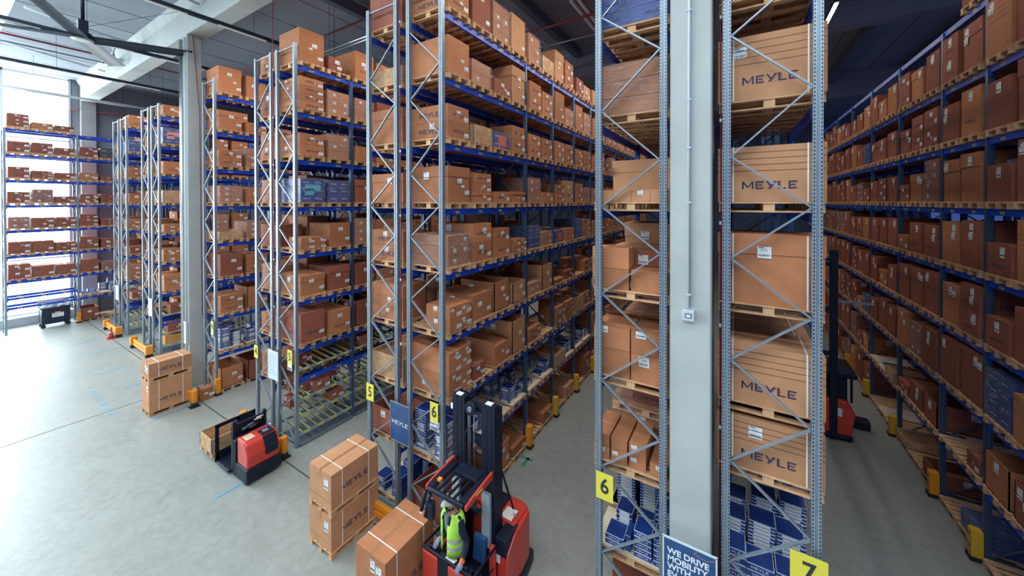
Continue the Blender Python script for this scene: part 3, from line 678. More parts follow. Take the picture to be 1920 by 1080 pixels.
for i, (dx, dy, n_) in enumerate(((-.3, .72, 12), (.1, .75, 14), (.42, .75, 9), (-.28, 1.12, 8), (.2, 1.12, 10))):
    for k in range(n_): flatbox(.32, .32, .052, (x6+dx, y6+dy, zz+.0525*k), W6('flat box in %s rear stack' % ORD[i+1]), 'blue_box', ('-y', '-x', '+z'), True, True, 'rear flat boxes, stack %s left of column' % NUM[i+1])
zz = 1.52
for r_ in range(2): pal_at(x7, y7-.05+.93*r_, zz, W7('under %s blue boxes' % ('front', 'rear')[r_]))
zz += .1445
for i, (dx, dy, n_, wht) in enumerate(((-.42, -.2, 7, False), (-.08, -.2, 6, False), (.27, -.2, 12, True), (.52, -.12, 10, True), (-.42, .16, 17, True), (-.05, .18, 18, True), (.3, .2, 17, True), (-.4, .55, 18, True), (0, .6, 20, True), (.36, .62, 21, True))):
    hh = .1 if not wht else .052
    for k in range(n_): flatbox(.33, .35, hh, (x7+dx+R.uniform(-.008, .008), y7+dy+R.uniform(-.008, .008), zz+(hh+.0005)*k), W7('%s blue box in %s stack' % ('printed' if not wht else 'white-labelled', ORD[i+1])), 'blue_box', ('-y', '-x', '+z'), wht, True, 'flat boxes, stack %s right of column' % NUM[i+1])
# goods on the open floor
def floor_box(x, y, z, h, lab, m='carton', pall=True):
    if pall: pal_floor(x, y, z, 'under the '+lab)
    carton(.78, 1.18, h, (x, y, z+.1445), lab, [m], ('+x', '-y'), 'floorlogo', ((-.33, .33), 'y'))
PALF = G(); PALF.v = [(-y_, x_, z_) for x_, y_, z_ in PALG.v]; PALF.f = PALG.f; PALF.m = PALG.m; PALF.ms = PALG.ms; PALF.sm = PALG.sm
def pal_floor(x, y, z, lab): item('wooden_pallet', 'pallet', (.8, 1.2, .144), (x, y, z), 'wooden pallet '+lab, lambda fine, split: (PALF, []))
_cg = carton_geo
def carton_geo(sx, sy, h, m, faces, rnd, style, fine):
    if style != 'floorlogo': return _cg(sx, sy, h, m, faces, rnd, style, fine)
    g = G(); g.bb((-sx/2, -sy/2, 0), (sx/2, sy/2, h), m)
    g.poly([(-.035, -sy/2, h+.001), (.035, -sy/2, h+.001), (.035, sy/2, h+.001), (-.035, sy/2, h+.001)], 'tape')
    g.bb((-.03, -sy/2-.002, h-.16), (.03, -sy/2, h), 'tape'); lab = Pieces()
    g.add(onface(logo(.115, 'logo', True), (sx/2+.002, -.02, min(.34, h*.45)), '+x'))
    for k in (.22,): g.add(onface(rect(sy, .006, 'seam'), (sx/2+.0015, 0, h*k), '+x')); g.add(onface(rect(sx, .006, 'seam'), (0, -sy/2-.0015, h*k), '-y'))
    lab.add(onface(ship_label(.15, .21, fine), (.22, -sy/2-.003, h-.24), '-y'))
    if h < .7 or m == 'carton': lab.add(onface(ship_label(.12, .22, fine), (.06, -sy/2-.003, h-.2), '-y'))
    return g, lab
floor_box(-7.45, 5.08, 0, .72, 'lower strapped carton of the pair beside aisle five entrance', 'carton_tan')
floor_box(-7.45, 5.08, .868, .74, 'upper strapped carton of the pair beside aisle five entrance', 'carton_tan')
floor_box(-5.46, 4.80, 0, 1.055, 'large strapped carton standing alone beside the red order picker', 'carton')
floor_box(-17.5, 4.77, 0, 1.02, 'lower strapped carton before the left concrete column', 'carton_tan')
floor_box(-17.5, 4.77, 1.168, .5, 'upper flatter strapped carton before the left concrete column', 'carton_tan')

# ------------------------------------------------------------------ which goods can be seen, how large
vs = []; fs = []; own = []
for n_, it in enumerate(ITEMS):
    sx, sy, h = it['d']; x, y, z = it['loc']; b = len(vs)
    vs += [(x+a*sx/2, y+c*sy/2, z+e*h) for e in (0, 1) for c in (-1, 1) for a in (-1, 1)]
    for q in ((0, 2, 3, 1), (4, 5, 7, 6), (0, 1, 5, 4), (1, 3, 7, 5), (3, 2, 6, 7), (2, 0, 4, 6)): fs.append(tuple(b+a for a in q)); own.append(n_)
for a, b in (((-.845, 6.02, 0), (-.29, 6.75, 14)), ((-19.2, 5.72, 0), (-18.5, 6.2, 14))):
    i = len(vs); vs += [((a, b)[p][0], (a, b)[q][1], (a, b)[r][2]) for r in (0, 1) for q in (0, 1) for p in (0, 1)]
    for q in ((0, 2, 3, 1), (4, 5, 7, 6), (0, 1, 5, 4), (1, 3, 7, 5), (3, 2, 6, 7), (2, 0, 4, 6)): fs.append(tuple(i+a_ for a_ in q)); own.append(-1)
bvh = BVHTree.FromPolygons([Vector(v) for v in vs], fs)
CO = Vector((0, 0, CAMZ)); MI = cam.matrix_world.inverted()
def px(p):
    q = MI @ Vector(p)
    if q.z > -.1: return None
    return 945.6+690.18*q.x/-q.z, 383.26-690.18*q.y/-q.z, -q.z
for n_, it in enumerate(ITEMS):
    sx, sy, h = it['d']; x, y, z = it['loc']; vis = 0; tot = 0
    for a in (-.46, -.15, .15, .46):
        for e in (.08, .5, .92):
            for P in ((x+a*sx, y-sy/2, z+e*h), (x+(sx/2 if x < 0 else -sx/2), y+a*sy, z+e*h), (x+a*sx, y+(e-.5)*sy, z+(h if z+h < CAMZ else 0))):
                tot += 1; q = px(P)
                if not q or not (-5 < q[0] < 1925 and -5 < q[1] < 1085): continue
                d = Vector(P)-CO; hit = bvh.ray_cast(CO, d.normalized(), d.length+.5)
                if hit[2] is not None and own[hit[2]] == n_: vis += 1
    q = px((x, y, z+h/2)); area_ = (sx+sy)*h*(690/q[2])**2 if q and q[2] > 0 else 0
    it['vis'] = vis/tot; it['score'] = area_*min(1, vis/tot*2); it['dist'] = q[2] if q else 99
KL = {'wooden_pallet': 290, 'cardboard_carton': 300, 'flat_box': 290, 'open_carton': 60, 'wrapped_load': 90, 'wooden_crate': 20, 'plywood_sheet': 20}
STUFF = {'wooden_pallet': 'distant wooden pallets carrying goods deep inside the racks', 'cardboard_carton': 'distant brown cartons deep inside the tall racks', 'flat_box': 'flat blue boxes deep inside the lowest shelves', 'open_carton': 'distant open cartons deep in the racks', 'wrapped_load': 'distant film-wrapped goods deep in the racks', 'wooden_crate': 'distant wooden crates deep in the racks', 'plywood_sheet': 'distant plywood sheets deep in the racks'}
pm = PALG.mesh('wooden_pallet'); pmf = PALF.mesh('wooden_pallet')
for kind, lim in KL.items():
    L_ = sorted([it for it in ITEMS if it['kind'] == kind], key=lambda q: -q['score'])
    ind = [it for it in L_[:lim] if it['vis'] > 0 and it['score'] > 12]; rest = [it for it in L_ if not any(it is q for q in ind)] if len(L_) < 1 else L_[len(ind):]
    for j, it in enumerate(ind):
        if kind == 'wooden_pallet': o = link(kind, pm if it['d'][0] > 1 else pmf, None, it['loc'])
        else:
            g, parts = it['fn'](it['dist'] < 13, j < 120); o = obj(kind, g, None, it['loc'])
            for pn, pg in parts: obj(pn, pg, o)
        tag(o, it['label'], it['cat'], it['group'] or {'wooden_pallet': 'pallets in the racks', 'cardboard_carton': 'cartons in the racks'}.get(kind))
    if rest:
        g = G()
        for it in rest: q, _ = it['fn'](False, False); g.add(q, it['loc'])
        o = obj(kind, g); tag(o, STUFF[kind], ITEMS[0]['cat'] if 0 else rest[0]['cat'], None, 'stuff')
    print('goods', kind, len(ind), len(rest))

# ------------------------------------------------------------------ roller lane shelving at the foot of some racks
def flow(key, bays, tiers, blue):
    rk = RACKS[key]; root = rk['root']; s = 1 if rk['face'] == '+x' else -1; y0 = rk['y0']
    for a, b in bays:
        for z in blue:
            gg = beam_geo(b-a-.09, (.45, 1.35), rk['face']); obj('beam', gg, root, (s*.5, a+.09-y0, z))
        for z in tiers:
            g = G(); g.bb((s*.52, a+.09-y0, z-.03), (s*.56, b-y0, z+.05), 'steel'); g2 = G(); g2.bb((-s*.5, a+.09-y0, z+.06), (-s*.46, b-y0, z+.13), 'steel'); obj('lane_beam', g2, root)
            n_ = 4; L_ = b-a-.09
            for j in range(n_):
                yy = a+.09+(j+.5)*L_/n_-y0; g.bb((s*.561, yy-.1, z-.015), (s*.566, yy+.1, z+.045), 'label_yellow')
            obj('lane_beam', g, root)
            for j in range(2*n_):
                yy = a+.09+(j+.5)*L_/(2*n_)-y0; g = G(); M_ = (s*.53, yy, z+.03), (-s*.48, yy, z+.11)
                g.bar(M_[0], M_[1], .05, .03, 'steel_dark'); g.bar((M_[0][0], yy, z+.055), (M_[1][0], yy, z+.135), .022, .02, 'label_yellow'); obj('roller_lane', g, root)
        g = G(); g.bb((s*.5, a+.1-y0, 0), (s*.62, b-y0, .06), 'steel_dark'); g.bb((-s*.5, a+.1-y0, .0), (s*.5, b-y0, .04), 'steel_dark'); obj('base_tray', g, root)
flow('r5L', list(zip(P5, P5[1:]))[:4], (2.29, 1.39, .85, .34), (1.96,))
flow('r3L', list(zip(P3, P3[1:]))[:2], (1.9, 1.0, .42), ())
flow('r2L', list(zip(P3, P3[1:]))[:2], (1.95, 1.0, .42), ())
def loose(x, y, z, sx, sy, h, lab, m='carton_red', st='logo', faces=('+x', '-y')):
    g, lb = _cg(sx, sy, h, m, faces, random.Random(int(x*100+y*10)), st, False); o = obj('cardboard_carton', g, None, (x, y, z), bevel=.004); [obj('shipping_label', q, o) for q in lb]
    tag(o, lab, 'carton', 'cartons on the roller lanes'); return o
for a in ((-11.42, 6.85, 1.44, .42, .50, .28, 'brown carton on second highest roller lane, aisle five'), (-11.44, 7.36, .90, .42, .46, .27, 'brown carton on roller lane just above the lowest, aisle five'), (-11.42, 8.55, 2.34, .4, .5, .3, 'brown carton on highest roller lane behind second upright, aisle five'),
          (-11.75, 6.42, 2.36, .5, .5, .3, 'brown carton on highest roller lane behind the number 5 plate'), (-11.6, 6.62, 2.03-.6, .3, .4, .2, 'small carton deep on roller lane under the blue beam'), (-11.9, 7.6, 1.46, .4, .4, .3, 'carton at the back of the roller lanes, aisle five'),
          (-12.0, 6.35, 1.46, .35, .4, .34, 'carton behind the white notice board, upper roller lane'), (-12.0, 6.35, .93, .35, .4, .34, 'carton behind the white notice board, lower roller lane')): loose(*a)
for i, (z, st) in enumerate(((.46, 'plain'), (1.04, 'logo'), (1.94, 'logo'))):
    loose(-23.8, 6.75+.1*i, z, .55, .8, .42, '%s strapped carton on the roller lanes left of concrete column' % ('lowest', 'middle', 'upper')[i], 'carton_amber' if i == 0 else 'carton_red', st)
loose(-23.8, 7.65, 1.04, .5, .5, .36, 'carton behind the middle strapped one, aisle three lanes'); loose(-29.0, 6.6, 1.99, .5, .5, .35, 'carton on top roller lane beside the traffic cone rack')

# ------------------------------------------------------------------ guards and barriers
def guard(x, y, m, lab, h=.62, face=1):
    g = G(); g.prism([(x-.085, y-.075), (x+.085, y-.075), (x+.085, y+.075), (x+.05, y+.10), (x-.05, y+.10), (x-.085, y+.075)], 'z', .08, h, m); g.bb((x-.11, y-.1, 0), (x+.11, y+.11, .08), 'rubber')
    for z in (.25, .5): g.bb((x-.087*face, y-.02, z), (x-.09*face, y+.02, z+.04), 'rubber')
    tag(obj('post_guard', g, bevel=.008), lab, 'guard', 'rack post guards')
for i, (y, m) in enumerate(((5.99, 'guard_orange'), (9.76, 'guard_orange'), (11.68, 'guard_yellow'), (13.63, 'guard_yellow'), (15.58, 'guard_yellow'))):
    guard(-5.26, y-.0, m, '%s guard on the %s upright of the left rack, aisle six' % (m[6:], ORD[i+1]), .66)
for i, y in enumerate(PR[1:8]): guard(4.22, y+.05, 'guard_orange' if i == 1 else 'guard_yellow', '%s guard on right rack of aisle seven, %s upright visible' % ('orange' if i == 1 else 'yellow', ORD[i+1]), .62)
guard(-16.87, 6.08, 'guard_orange', 'orange guard at post foot right of left concrete column', .62)
guard(-34.3, 5.21, 'guard_orange', 'orange guard on the wall rack post beside the waste container', .6)
def barrier(xa, xb, y, lab, round_=False, only=None):
    t = thing('rack_end_barrier', lab, 'barrier', ((xa+xb)/2, y, 0), 'rack end barriers'); c = (xa+xb)/2
    for x in (xa, xb):
        g = G()
        if round_:
            g.tube([(x-c, 0, .16), (x-c, 0, .57), (x-c, 0, .6)], [.1, .1, .09], 'guard_orange', 20); g.tube([(x-c, 0, 0), (x-c, 0, .16)], .103, 'rubber', 20); g.bb((x-c-.15, -.15, 0), (x-c+.15, .15, .012), 'rubber')
            g.tube([(x-c, 0, .555), (x-c, 0, .565)], .102, 'rubber', 20)
        else:
            g.bb((x-c-.1, -.13, .17), (x-c+.1, .13, .56), 'guard_orange'); g.bb((x-c-.1, -.13, 0), (x-c+.1, .13, .17), 'rubber')
        obj('bollard', g, t, bevel=.01)
    for z in (.22, .4):
        g = G(); g.prism([(-.055, z-.07), (.03, z-.07), (.055, z-.03), (.055, z+.03), (.03, z+.07), (-.055, z+.07)], 'x', xa-c+.1, xb-c-.1, 'guard_orange'); obj('rail', g, t, bevel=.01)
barrier(-31.1, -28.75, 5.8, 'orange barrier behind the red cone, farthest at left')
barrier(-26.05, -23.72, 5.8, 'orange barrier between the traffic cone and the strapped cartons')
barrier(-19.1, -16.62, 5.28, 'orange round barrier mostly hidden behind cartons before concrete column', True)
barrier(-13.6, -11.1, 5.6, 'orange round barrier directly behind the low red pallet truck', True)
barrier(-7.8, -5.4, 5.62, 'orange round barrier beside the tall red order picker', True)

# ------------------------------------------------------------------ plates and boards
def plate(x, y, z, ch, lab, w_=.27, h_=.42, under=None):
    t = G(); t.box((0, 0, 0), (w_, .006, h_), 'sign_yellow'); o = obj('number_plate', t, None, (x, y, z)); tag(o, lab, 'sign', 'aisle number plates')
    obj('numeral', onface(text(ch, .34, 'ink', .001, bold=.006, sx=.85), (0, -.005, 0), '-y'), o)
    if under:
        g = G(); g.box((0, 0, -h_/2-.1), (w_, .005, .19), 'paper')
        x_ = -w_*.4
        while x_ < w_*.38: b = R.choice((.004, .008, .012)); g.add(onface(rect(b, .085, 'ink'), (x_+b/2, -.004, -h_/2-.145), '-y')); x_ += b+R.choice((.005, .008))
        if under != ' ': g.add(onface(text(under, .062, 'ink', .0005, bold=.001), (0, -.004, -h_/2-.05), '-y'))
        o2 = obj('location_tag', g, None, (x, y, z)); tag(o2, 'white barcode tag hanging below the '+lab, 'tag')
plate(-17.08, 5.99, 2.62, '4', 'yellow plate 4 beside the left concrete column', .2, .42, ' ')
plate(-13.53, 5.95, 2.44, '4', 'yellow plate 4 on the rack left of the white notice', .25)
plate(-11.43, 5.95, 2.72, '5', 'yellow plate 5 on the roller lane rack', .25, .42, ' ')
plate(-7.70, 5.95, 2.68, '5', 'yellow plate 5 above the stacked strapped cartons')
plate(-5.56, 5.95, 2.83, '6', 'yellow plate 6 behind the order picker mast', .23, .42, 'WAPP-02')
plate(-1.81, 5.95, 2.74, '6', 'yellow plate 6 left of the central column', .28, .44)
plate(.80, 6.02, 2.66, '7', 'yellow plate 7 at lower right of central racks', .38, .45)
def board(x0, x1, z0, z1, y, face, lab, frame='sign_white'):
    t = thing('notice_board', lab, 'board', ((x0+x1)/2, y, (z0+z1)/2)); W, H = x1-x0, z1-z0
    g = G(); g.box((0, 0, 0), (W-.02, .015, H-.02), face); p_ = obj('panel', g, t)
    g = G(); f = .022
    for a, b in (((-W/2, -.015, -H/2), (W/2, .012, -H/2+f)), ((-W/2, -.015, H/2-f), (W/2, .012, H/2)), ((-W/2, -.015, -H/2), (-W/2+f, .012, H/2)), ((W/2-f, -.015, -H/2), (W/2, .012, H/2))): g.bb(a, b, frame)
    obj('frame', g, t, bevel=.004); return t, W, H
t, W, H = board(-6.93, -6.28, 1.80, 2.72, 5.93, 'sign_blue', 'blue framed board with white lettering between plates 5 and 6', 'grey_metal')
obj('lettering', onface(logo(.092, 'logo_white', False), (0, -.010, 0), '-y'), t)
t, W, H = board(-.90, -.20, 1.50, 2.52, 5.80, 'sign_blue', 'blue slogan board with white rim at the foot of the central column')
for i, s_ in enumerate(('WE DRIVE', 'MOBILITY', 'WITH', 'EV')):
    obj('lettering', onface(text(s_, .118, 'logo_white', .0008, 'LEFT', bold=.0035, sx=1.0), (-.285, -.010, H/2-.19-.112*i), '-y'), t)
g = G()
for a, b in (((.10, .47), (.06, .43)), ((.06, .43), (.22, .40)), ((.22, .40), (.32, .45))): g.bar((a[0], -.010, a[1]), (b[0], -.010, b[1]), .003, .004, 'pink')
obj('corner_motif', g, t)
for a in ((-12.69, -12.06, 1.82, 2.72, 5.93, 'white framed notice between plates 4 and 5'), (-19.12, -18.56, 1.72, 2.6, 5.69, 'white notice fixed to left concrete column'), (-25.02, -24.46, 1.75, 2.62, 6.12, 'white notice above the second orange barrier'), (-30.5, -29.95, 1.80, 2.62, 6.06, 'white notice above the farthest orange barrier')):
    t, W, H = board(*a[:5], 'sign_white', a[5])
    g = G()
    for i in range(9):
        q = R.uniform(.45, .8)*W; g.add(onface(rect(q, .014, 'grey_metal'), (-(W*.8-q)/2, -.009, H*.36-.075*i), '-y'))
    obj('printed_lines', g, t)

# ------------------------------------------------------------------ services on columns and ceiling
g = G(); g.tube([(-.58, 6.0, 5.86), (-.58, 6.0, 14.1)], .021, 'frame_white', 8)
for z in (6.05, 7.4, 8.2, 8.9, 10.2, 11.5): g.box((-.58, 6.0, z), (.06, .05, .025), 'frame_white')
tag(obj('conduit', g), 'white cable conduit running down the central concrete column', 'conduit')
t = thing('call_point', 'small white square box under the conduit on central column', 'call point', (-.58, 5.98, 5.75))
g = G(); g.box((0, 0, 0), (.155, .08, .155), 'frame_white'); obj('housing', g, t, bevel=.008)
g = G(); g.add(onface(rect(.095, .07, 'grey_metal'), (0, -.041, 0), '-y')); g.add(onface(rect(.055, .035, 'paper'), (0, -.043, 0), '-y')); obj('face_plate', g, t)
for i, x in enumerate((-19.12, -18.98, -18.62)):
    g = G(); g.tube([(x, 5.68, .3 if i else 1.0), (x, 5.68, 14.0)], .03, 'chrome' if i < 2 else 'frame_white', 8); tag(obj('conduit', g), '%s pipe down the front of the left concrete column' % ('outer metal', 'inner metal', 'white')[i], 'conduit')
g = G(); g.tube([(-18.46, 5.9, 14.1), (-18.45, 6.1, 11), (-18.46, 6.12, 6), (-18.46, 6.14, 2.8)], .012, 'pipe_red', 5); tag(obj('cable', g), 'thin dark red cable hanging along left concrete column', 'cable')
for key, x in (('6R', -.19), ('5', -6.62), ('45', -12.4)):
    y = {'6R': 6.25, '5': 5.98, '45': 5.99}[key]
    g = G(); g.tube([(x, y, 1.9 if key == '6R' else 3.3), (x+.01, y, 6.9), (x-.01, y, 11.2), (x, y, 13.8)], .013, 'pipe_red', 6)
    for z in (4.1, 5.6, 7.1, 8.6, 10.1, 11.6): g.box((x, y, z), (.03, .03, .05), 'paper')
    tag(obj('sprinkler_pipe', g), {'6R': 'thin red pipe right of the central column', '5': 'thin red pipe between plates 5 and 6 racks', '45': 'thin red pipe between the plates 4 and 5 racks'}[key], 'pipe')
def trunk(x, ya, yb, z, lit, lab, dark='blade_dark'):
    t = thing('light_trunking', lab, 'light fitting', (x, ya, z), 'lamp rails under the ceiling')
    g = G(); g.bb((-.06, 0, 0), (.06, yb-ya, .12), dark); obj('rail', g, t)
    y = 0; i = 0
    while y < yb-ya-1.6:
        m = 'lamp_lit' if i in lit else 'lamp_off'; g = G(); g.bb((-.045, y+.1, -.035), (.045, y+1.6, 0), m); obj('lamp', g, t); y += 2.35; i += 1
    g = G(); y = 1
    while y < yb-ya: g.tube([(0, y, .12), (0, y, ZC-z)], .006, 'cord', 5, False); y += 3.2
    obj('hanging_wire', g, t)
trunk(-32.7, -4, 30, 13.5, (), 'lamp rail hanging nearest the glazed wall', 'frame_white')
trunk(-26.4, -4, 30, 13.5, (), 'lamp rail hanging over aisle two entrance')
trunk(-20.6, -4, 34, 13.5, (), 'lamp rail passing just left of the left concrete column')
trunk(-15.0, -4, 34, 13.5, (), 'dark lamp rail right of the left concrete column')
trunk(-9.5, 7, 36, 14.0, (2, 5, 8), 'lamp rail over aisle five')
trunk(-3.7, 12.4, 40, 14.0, (2, 4, 6, 8), 'lamp rail over aisle six')
trunk(2.6, 14.9, 42, 13.5, (0, 2, 4, 6, 8), 'lit lamp rail over aisle seven at top right')
for x, y, ln, p in ((-3.7, 17, 22, 470), (2.6, 19, 22, 110), (-9.5, 16, 20, 420), (-15, 15, 20, 380), (-21.5, 15, 18, 380), (-27.5, 15, 18, 300)):
    area('aisle_lamps', (x, y, 13.3), (0, 0, 0), .5, ln, p, (1, .93, .84))
def pipe(name, pts, r, m, lab, cat='pipe', n=8): g = G(); g.tube(pts, r, m, n); return tag(obj(name, g), lab, cat)
pipe('sprinkler_pipe', [(-27.75, -8, 15.0), (-27.75, 5.7, 15.0)], .045, 'pipe_red', 'red sprinkler pipe above the large ceiling fan')
pipe('sprinkler_pipe', [(-27.75, 6.5, 15.0), (-27.75, 12, 15.0), (-27.75, 40, 15.0)], .04, 'pipe_red', 'red sprinkler pipe beyond the concrete girder, far left')
pipe('sprinkler_pipe', [(-36.9, 5.3, 13.58), (-36.9, 40, 13.58)], .05, 'pipe_red', 'red pipe along the grey wall panels')
pipe('sprinkler_pipe', [(-36, 7.15, 15.0), (-5, 7.0, 15.0)], .035, 'pipe_red', 'red pipe close behind the concrete girder')
pipe('sprinkler_pipe', [(-34, 10.1, 15.0), (-6, 9.8, 15.0)], .035, 'pipe_red', 'second red pipe farther behind the concrete girder')
pipe('sprinkler_pipe', [(-12, 13.3, 14.3), (6, 13.1, 14.3)], .05, 'pipe_red', 'red pipe below the dark ceiling of aisle six')
pipe('sprinkler_pipe', [(-9, 14.8, 14.3), (0, 14.9, 14.3)], .035, 'grey_metal', 'grey pipe below the dark ceiling of aisle six')
for i in range(2):
    pipe('metal_conduit', [(-30, 6.62+.14*i, 14.85), (-6, 6.5+.14*i, 14.85)], .05, 'chrome', '%s shiny conduit right behind the concrete girder' % ('nearer', 'farther')[i], 'conduit')
    pipe('metal_conduit', [(-19, 10.7+.22*i, 14.8), (-8, 10.6+.22*i, 14.8)], .06, 'chrome', '%s shiny conduit above the aisle five racks' % ('nearer', 'farther')[i], 'conduit')
pipe('grey_pipe', [(-28.1, -4, 14.75), (-28.1, 5.6, 14.75)], .04, 'grey_metal', 'dark pipe beside the red one above ceiling fan')
pipe('white_pipe', [(-24.2, 5.56, 14.85), (-24.2, 5.0, 14.7), (-24.2, 4.8, 14.5), (-24.2, 4.8, 14.1)], .07, 'frame_white', 'bent white pipe end on the girder behind the fan')
pipe('white_pipe', [(-29.5, 5.0, 14.6), (-26.2, 5.5, 14.6)], .09, 'frame_white', 'short pale duct below the girder at left')
for i, x in enumerate((-24.3, -17.2, -30.5)): pipe('ceiling_bracing', [(x, 2.3, 15.3), (x+.0, 5.7, 14.9)], .05, 'frame_white', '%s pale pipe crossing under the front ceiling' % ('middle', 'right-hand', 'left-hand')[i], 'pipe')
for x, y, zb in ((-13.8, 9.0, 12.3), (-17.1, 9.2, 12.1), (-12.4, 7.9, 12.6), (-8.2, 8.0, 12.9), (-26.6, 8.5, 12.4), (-30.8, 8.3, 12.4)):
    pipe('hanging_wire', [(x, y, zb), (x, y, ZC)], .008, 'cord', 'thin wire hanging from the ceiling', 'wire', 5)['group'] = 'ceiling wires'
for i, x in enumerate((-7.4, -7.2)): pipe('metal_conduit', [(x, 12.4, 14.45), (x, 18.4, 14.45)], .05, 'lamp_off', '%s lengthwise tray under the dark ceiling between racks' % ('nearer', 'farther')[i], 'conduit')
for i, x in enumerate((-4.9, -4.65)): pipe('metal_conduit', [(x, 12.2, 14.45), (x, 18.4, 14.45)], .06, 'lamp_off', '%s bright conduit under the dark ceiling left of near posts' % ('nearer', 'farther')[i], 'conduit')
# ceiling fan
t = thing('ceiling_fan', 'huge dark four-bladed ceiling fan at upper left', 'ceiling fan', (-20.18, 3.22, 13.4))
g = G(); g.tube([(0, 0, .55), (0, 0, 2.1)], .055, 'black_metal', 12); obj('down_rod', g, t)
g = G(); g.box((0, 0, .42), (.26, .26, .45), 'black_metal'); g.tube([(0, 0, -.04), (0, 0, .2)], .24, 'black_metal', 20); obj('motor', g, t, bevel=.015)
g = G(); g.tube([(0, 0, -.09), (0, 0, -.04)], [.2, .3], 'blade_pale', 24); obj('hub_cap', g, t)
for k, a in enumerate((60, 152, 244, 334)):
    g = G(); c, s_ = math.cos(math.radians(a)), math.sin(math.radians(a)); prof = ((-.25, .05), (-.1, .09), (.12, .05), (.27, -.07), (.1, -.02), (-.14, .01))
    A = [(c*.2-s_*u, s_*.2+c*u, v) for u, v in prof]; B = [(c*3.15-s_*u, s_*3.15+c*u, v) for u, v in prof]
    m = 'blade_pale' if k == 1 else 'blade_dark'; n = len(prof); g.poly(A[::-1], m); g.poly(B, m)
    for i in range(n): j = (i+1) % n; g.poly([A[i], A[j], B[j], B[i]], m)
    obj('blade', g, t)
    g = G(); g.tube([(0, 0, .3), (c*1.6, s_*1.6, .12)], .006, 'cord', 4); obj('stay_wire', g, t)
for a, b in (((0, 0, .4), (2.2, 2.6, 1.6)), ((0, 0, .4), (-2.5, -1.8, 2.1))): g = G(); g.tube([a, b], .008, 'cord', 4); obj('stay_wire', g, t)

# ------------------------------------------------------------------ waste container, cone
t = thing('waste_container', 'dark wheeled waste container with red and white sticker by the glazed wall', 'waste container', (-34.75, 4.33, 0))
g = G(); g.prism([(-.36, .22), (.36, .22), (.42, 1.18), (-.42, 1.18)], 'y', -.55, .55, 'bin_green'); g.bb((-.47, -.62, 1.14), (.47, .62, 1.2), 'bin_green'); g.bb((-.40, -.57, .3), (-.38, .57, 1.1), 'bin_green')
for y in (-.3, 0, .3): g.bb((.33, y-.02, .25), (.40, y+.02, 1.1), 'bin_green')
obj('body', g, t, bevel=.02)
g = G(); g.prism([(-.50, 1.22), (-.46, 1.42), (-.30, 1.50), (-.2, 1.48), (-.36, 1.38), (-.44, 1.22)], 'y', -.62, .6, 'bin_green'); obj('lid', g, t, bevel=.01)
g = G(); rr = random.Random(3)
for i in range(40): g.box((rr.uniform(-.32, .34), rr.uniform(-.5, .5), 1.2+rr.uniform(0, .07)), (rr.uniform(.1, .2), rr.uniform(.1, .22), .08), 'trash', Matrix.Rotation(rr.random()*3, 3, 'Z') @ Matrix.Rotation(rr.random(), 3, 'X'))
obj('rubbish', g, t)['kind'] = 'stuff'
g = G(); g.add(onface(rect(.46, .26, 'paper'), (.41, .06, .72), '+x')); g.add(onface(rect(.46, .085, 'pipe_red'), (.412, .06, .87), '+x')); g.add(onface(text('SULO', .085, 'paper', .0005, bold=.003), (.414, .06, .87), '+x'))
for i in range(4): g.add(onface(rect(.2, .012, 'grey_metal'), (.412, -.03, .79-.045*i), '+x'))
g.v = [(x+.012+(z-.72)*.06, y, z) for x, y, z in g.v]; obj('sticker', g, t)
for x in (-.3, .3):
    for y in (-.48, .48):
        g = G(); g.tube([(x-.03, y, .1), (x+.03, y, .1)], .1, 'rubber', 16); g.bar((x, y, .12), (x, y, .24), .05, .09, 'black_metal'); obj('wheel', g, t)
t = thing('traffic_cone', 'small red traffic cone leaning by the farthest orange barrier', 'traffic cone', (-28.8, 5.52, 0))
g = G(); g.box((0, 0, .02), (.36, .36, .04), 'cone_red'); obj('base', g, t, bevel=.008)
g = G(); g.tube([(0, 0, .04), (0, 0, .2), (0, 0, .2), (0, 0, .34), (0, 0, .62)], [.13, .1, .1, .075, .03], 'cone_red', 16); obj('cone', g, t)
g = G(); g.tube([(0, 0, .28), (0, 0, .38)], [.09, .071], 'grey_metal', 16); obj('reflective_band', g, t)
loose(-16.95, 5.72, 0, .3, .42, .55, 'narrow brown carton standing open between column and orange guard', 'carton', 'flap')

# ------------------------------------------------------------------ low pallet truck with a crate
t = thing('pallet_truck', 'low red pallet truck with black load guard, nearest aisle four and five', 'pallet truck', (-11.8, 4.9, 0), )
def P(name, fn, bev=.012, par=None): g = G(); fn(g); return obj(name, g, par or t, bevel=bev)
def f(g):
    pts = [(.48, .42), (1.06, .42), (1.09, .75), (.98, 1.02), (.86, 1.08), (.48, 1.10)]; g.prism(pts, 'y', -.40, .41, 'truck_red')
hood = P('hood', f, .045)
P('skirt', lambda g: (g.prism([(-.02+.42, .06), (1.05, .06), (1.1, .14), (1.1, .44), (.42, .44)], 'y', -.43, .44, 'truck_black'), g.bb((.36, -.44, .06), (.48, .44, 1.02), 'truck_black')), .03)
P('hood_tray', lambda g: (g.bb((.62, .02, 1.085), (.92, .34, 1.10), 'truck_black'), g.prism([(.93, 1.05), (1.10, .80), (1.115, .62), (1.12, .80), (.97, 1.075)], 'y', .02, .34, 'truck_black'), g.bb((.70, .1, 1.10), (.84, .24, 1.112), 'grey_metal')), .006)
P('rating_plate', lambda g: g.bb((.58, -.32, 1.088), (.84, -.10, 1.096), 'plywood'), 0)
P('sticker', lambda g: (g.bb((.52, .36, 1.10), (.62, .40, 1.102), 'paper'), g.bb((.52, .3, 1.10), (.62, .36, 1.103), 'blue_beam')), 0)
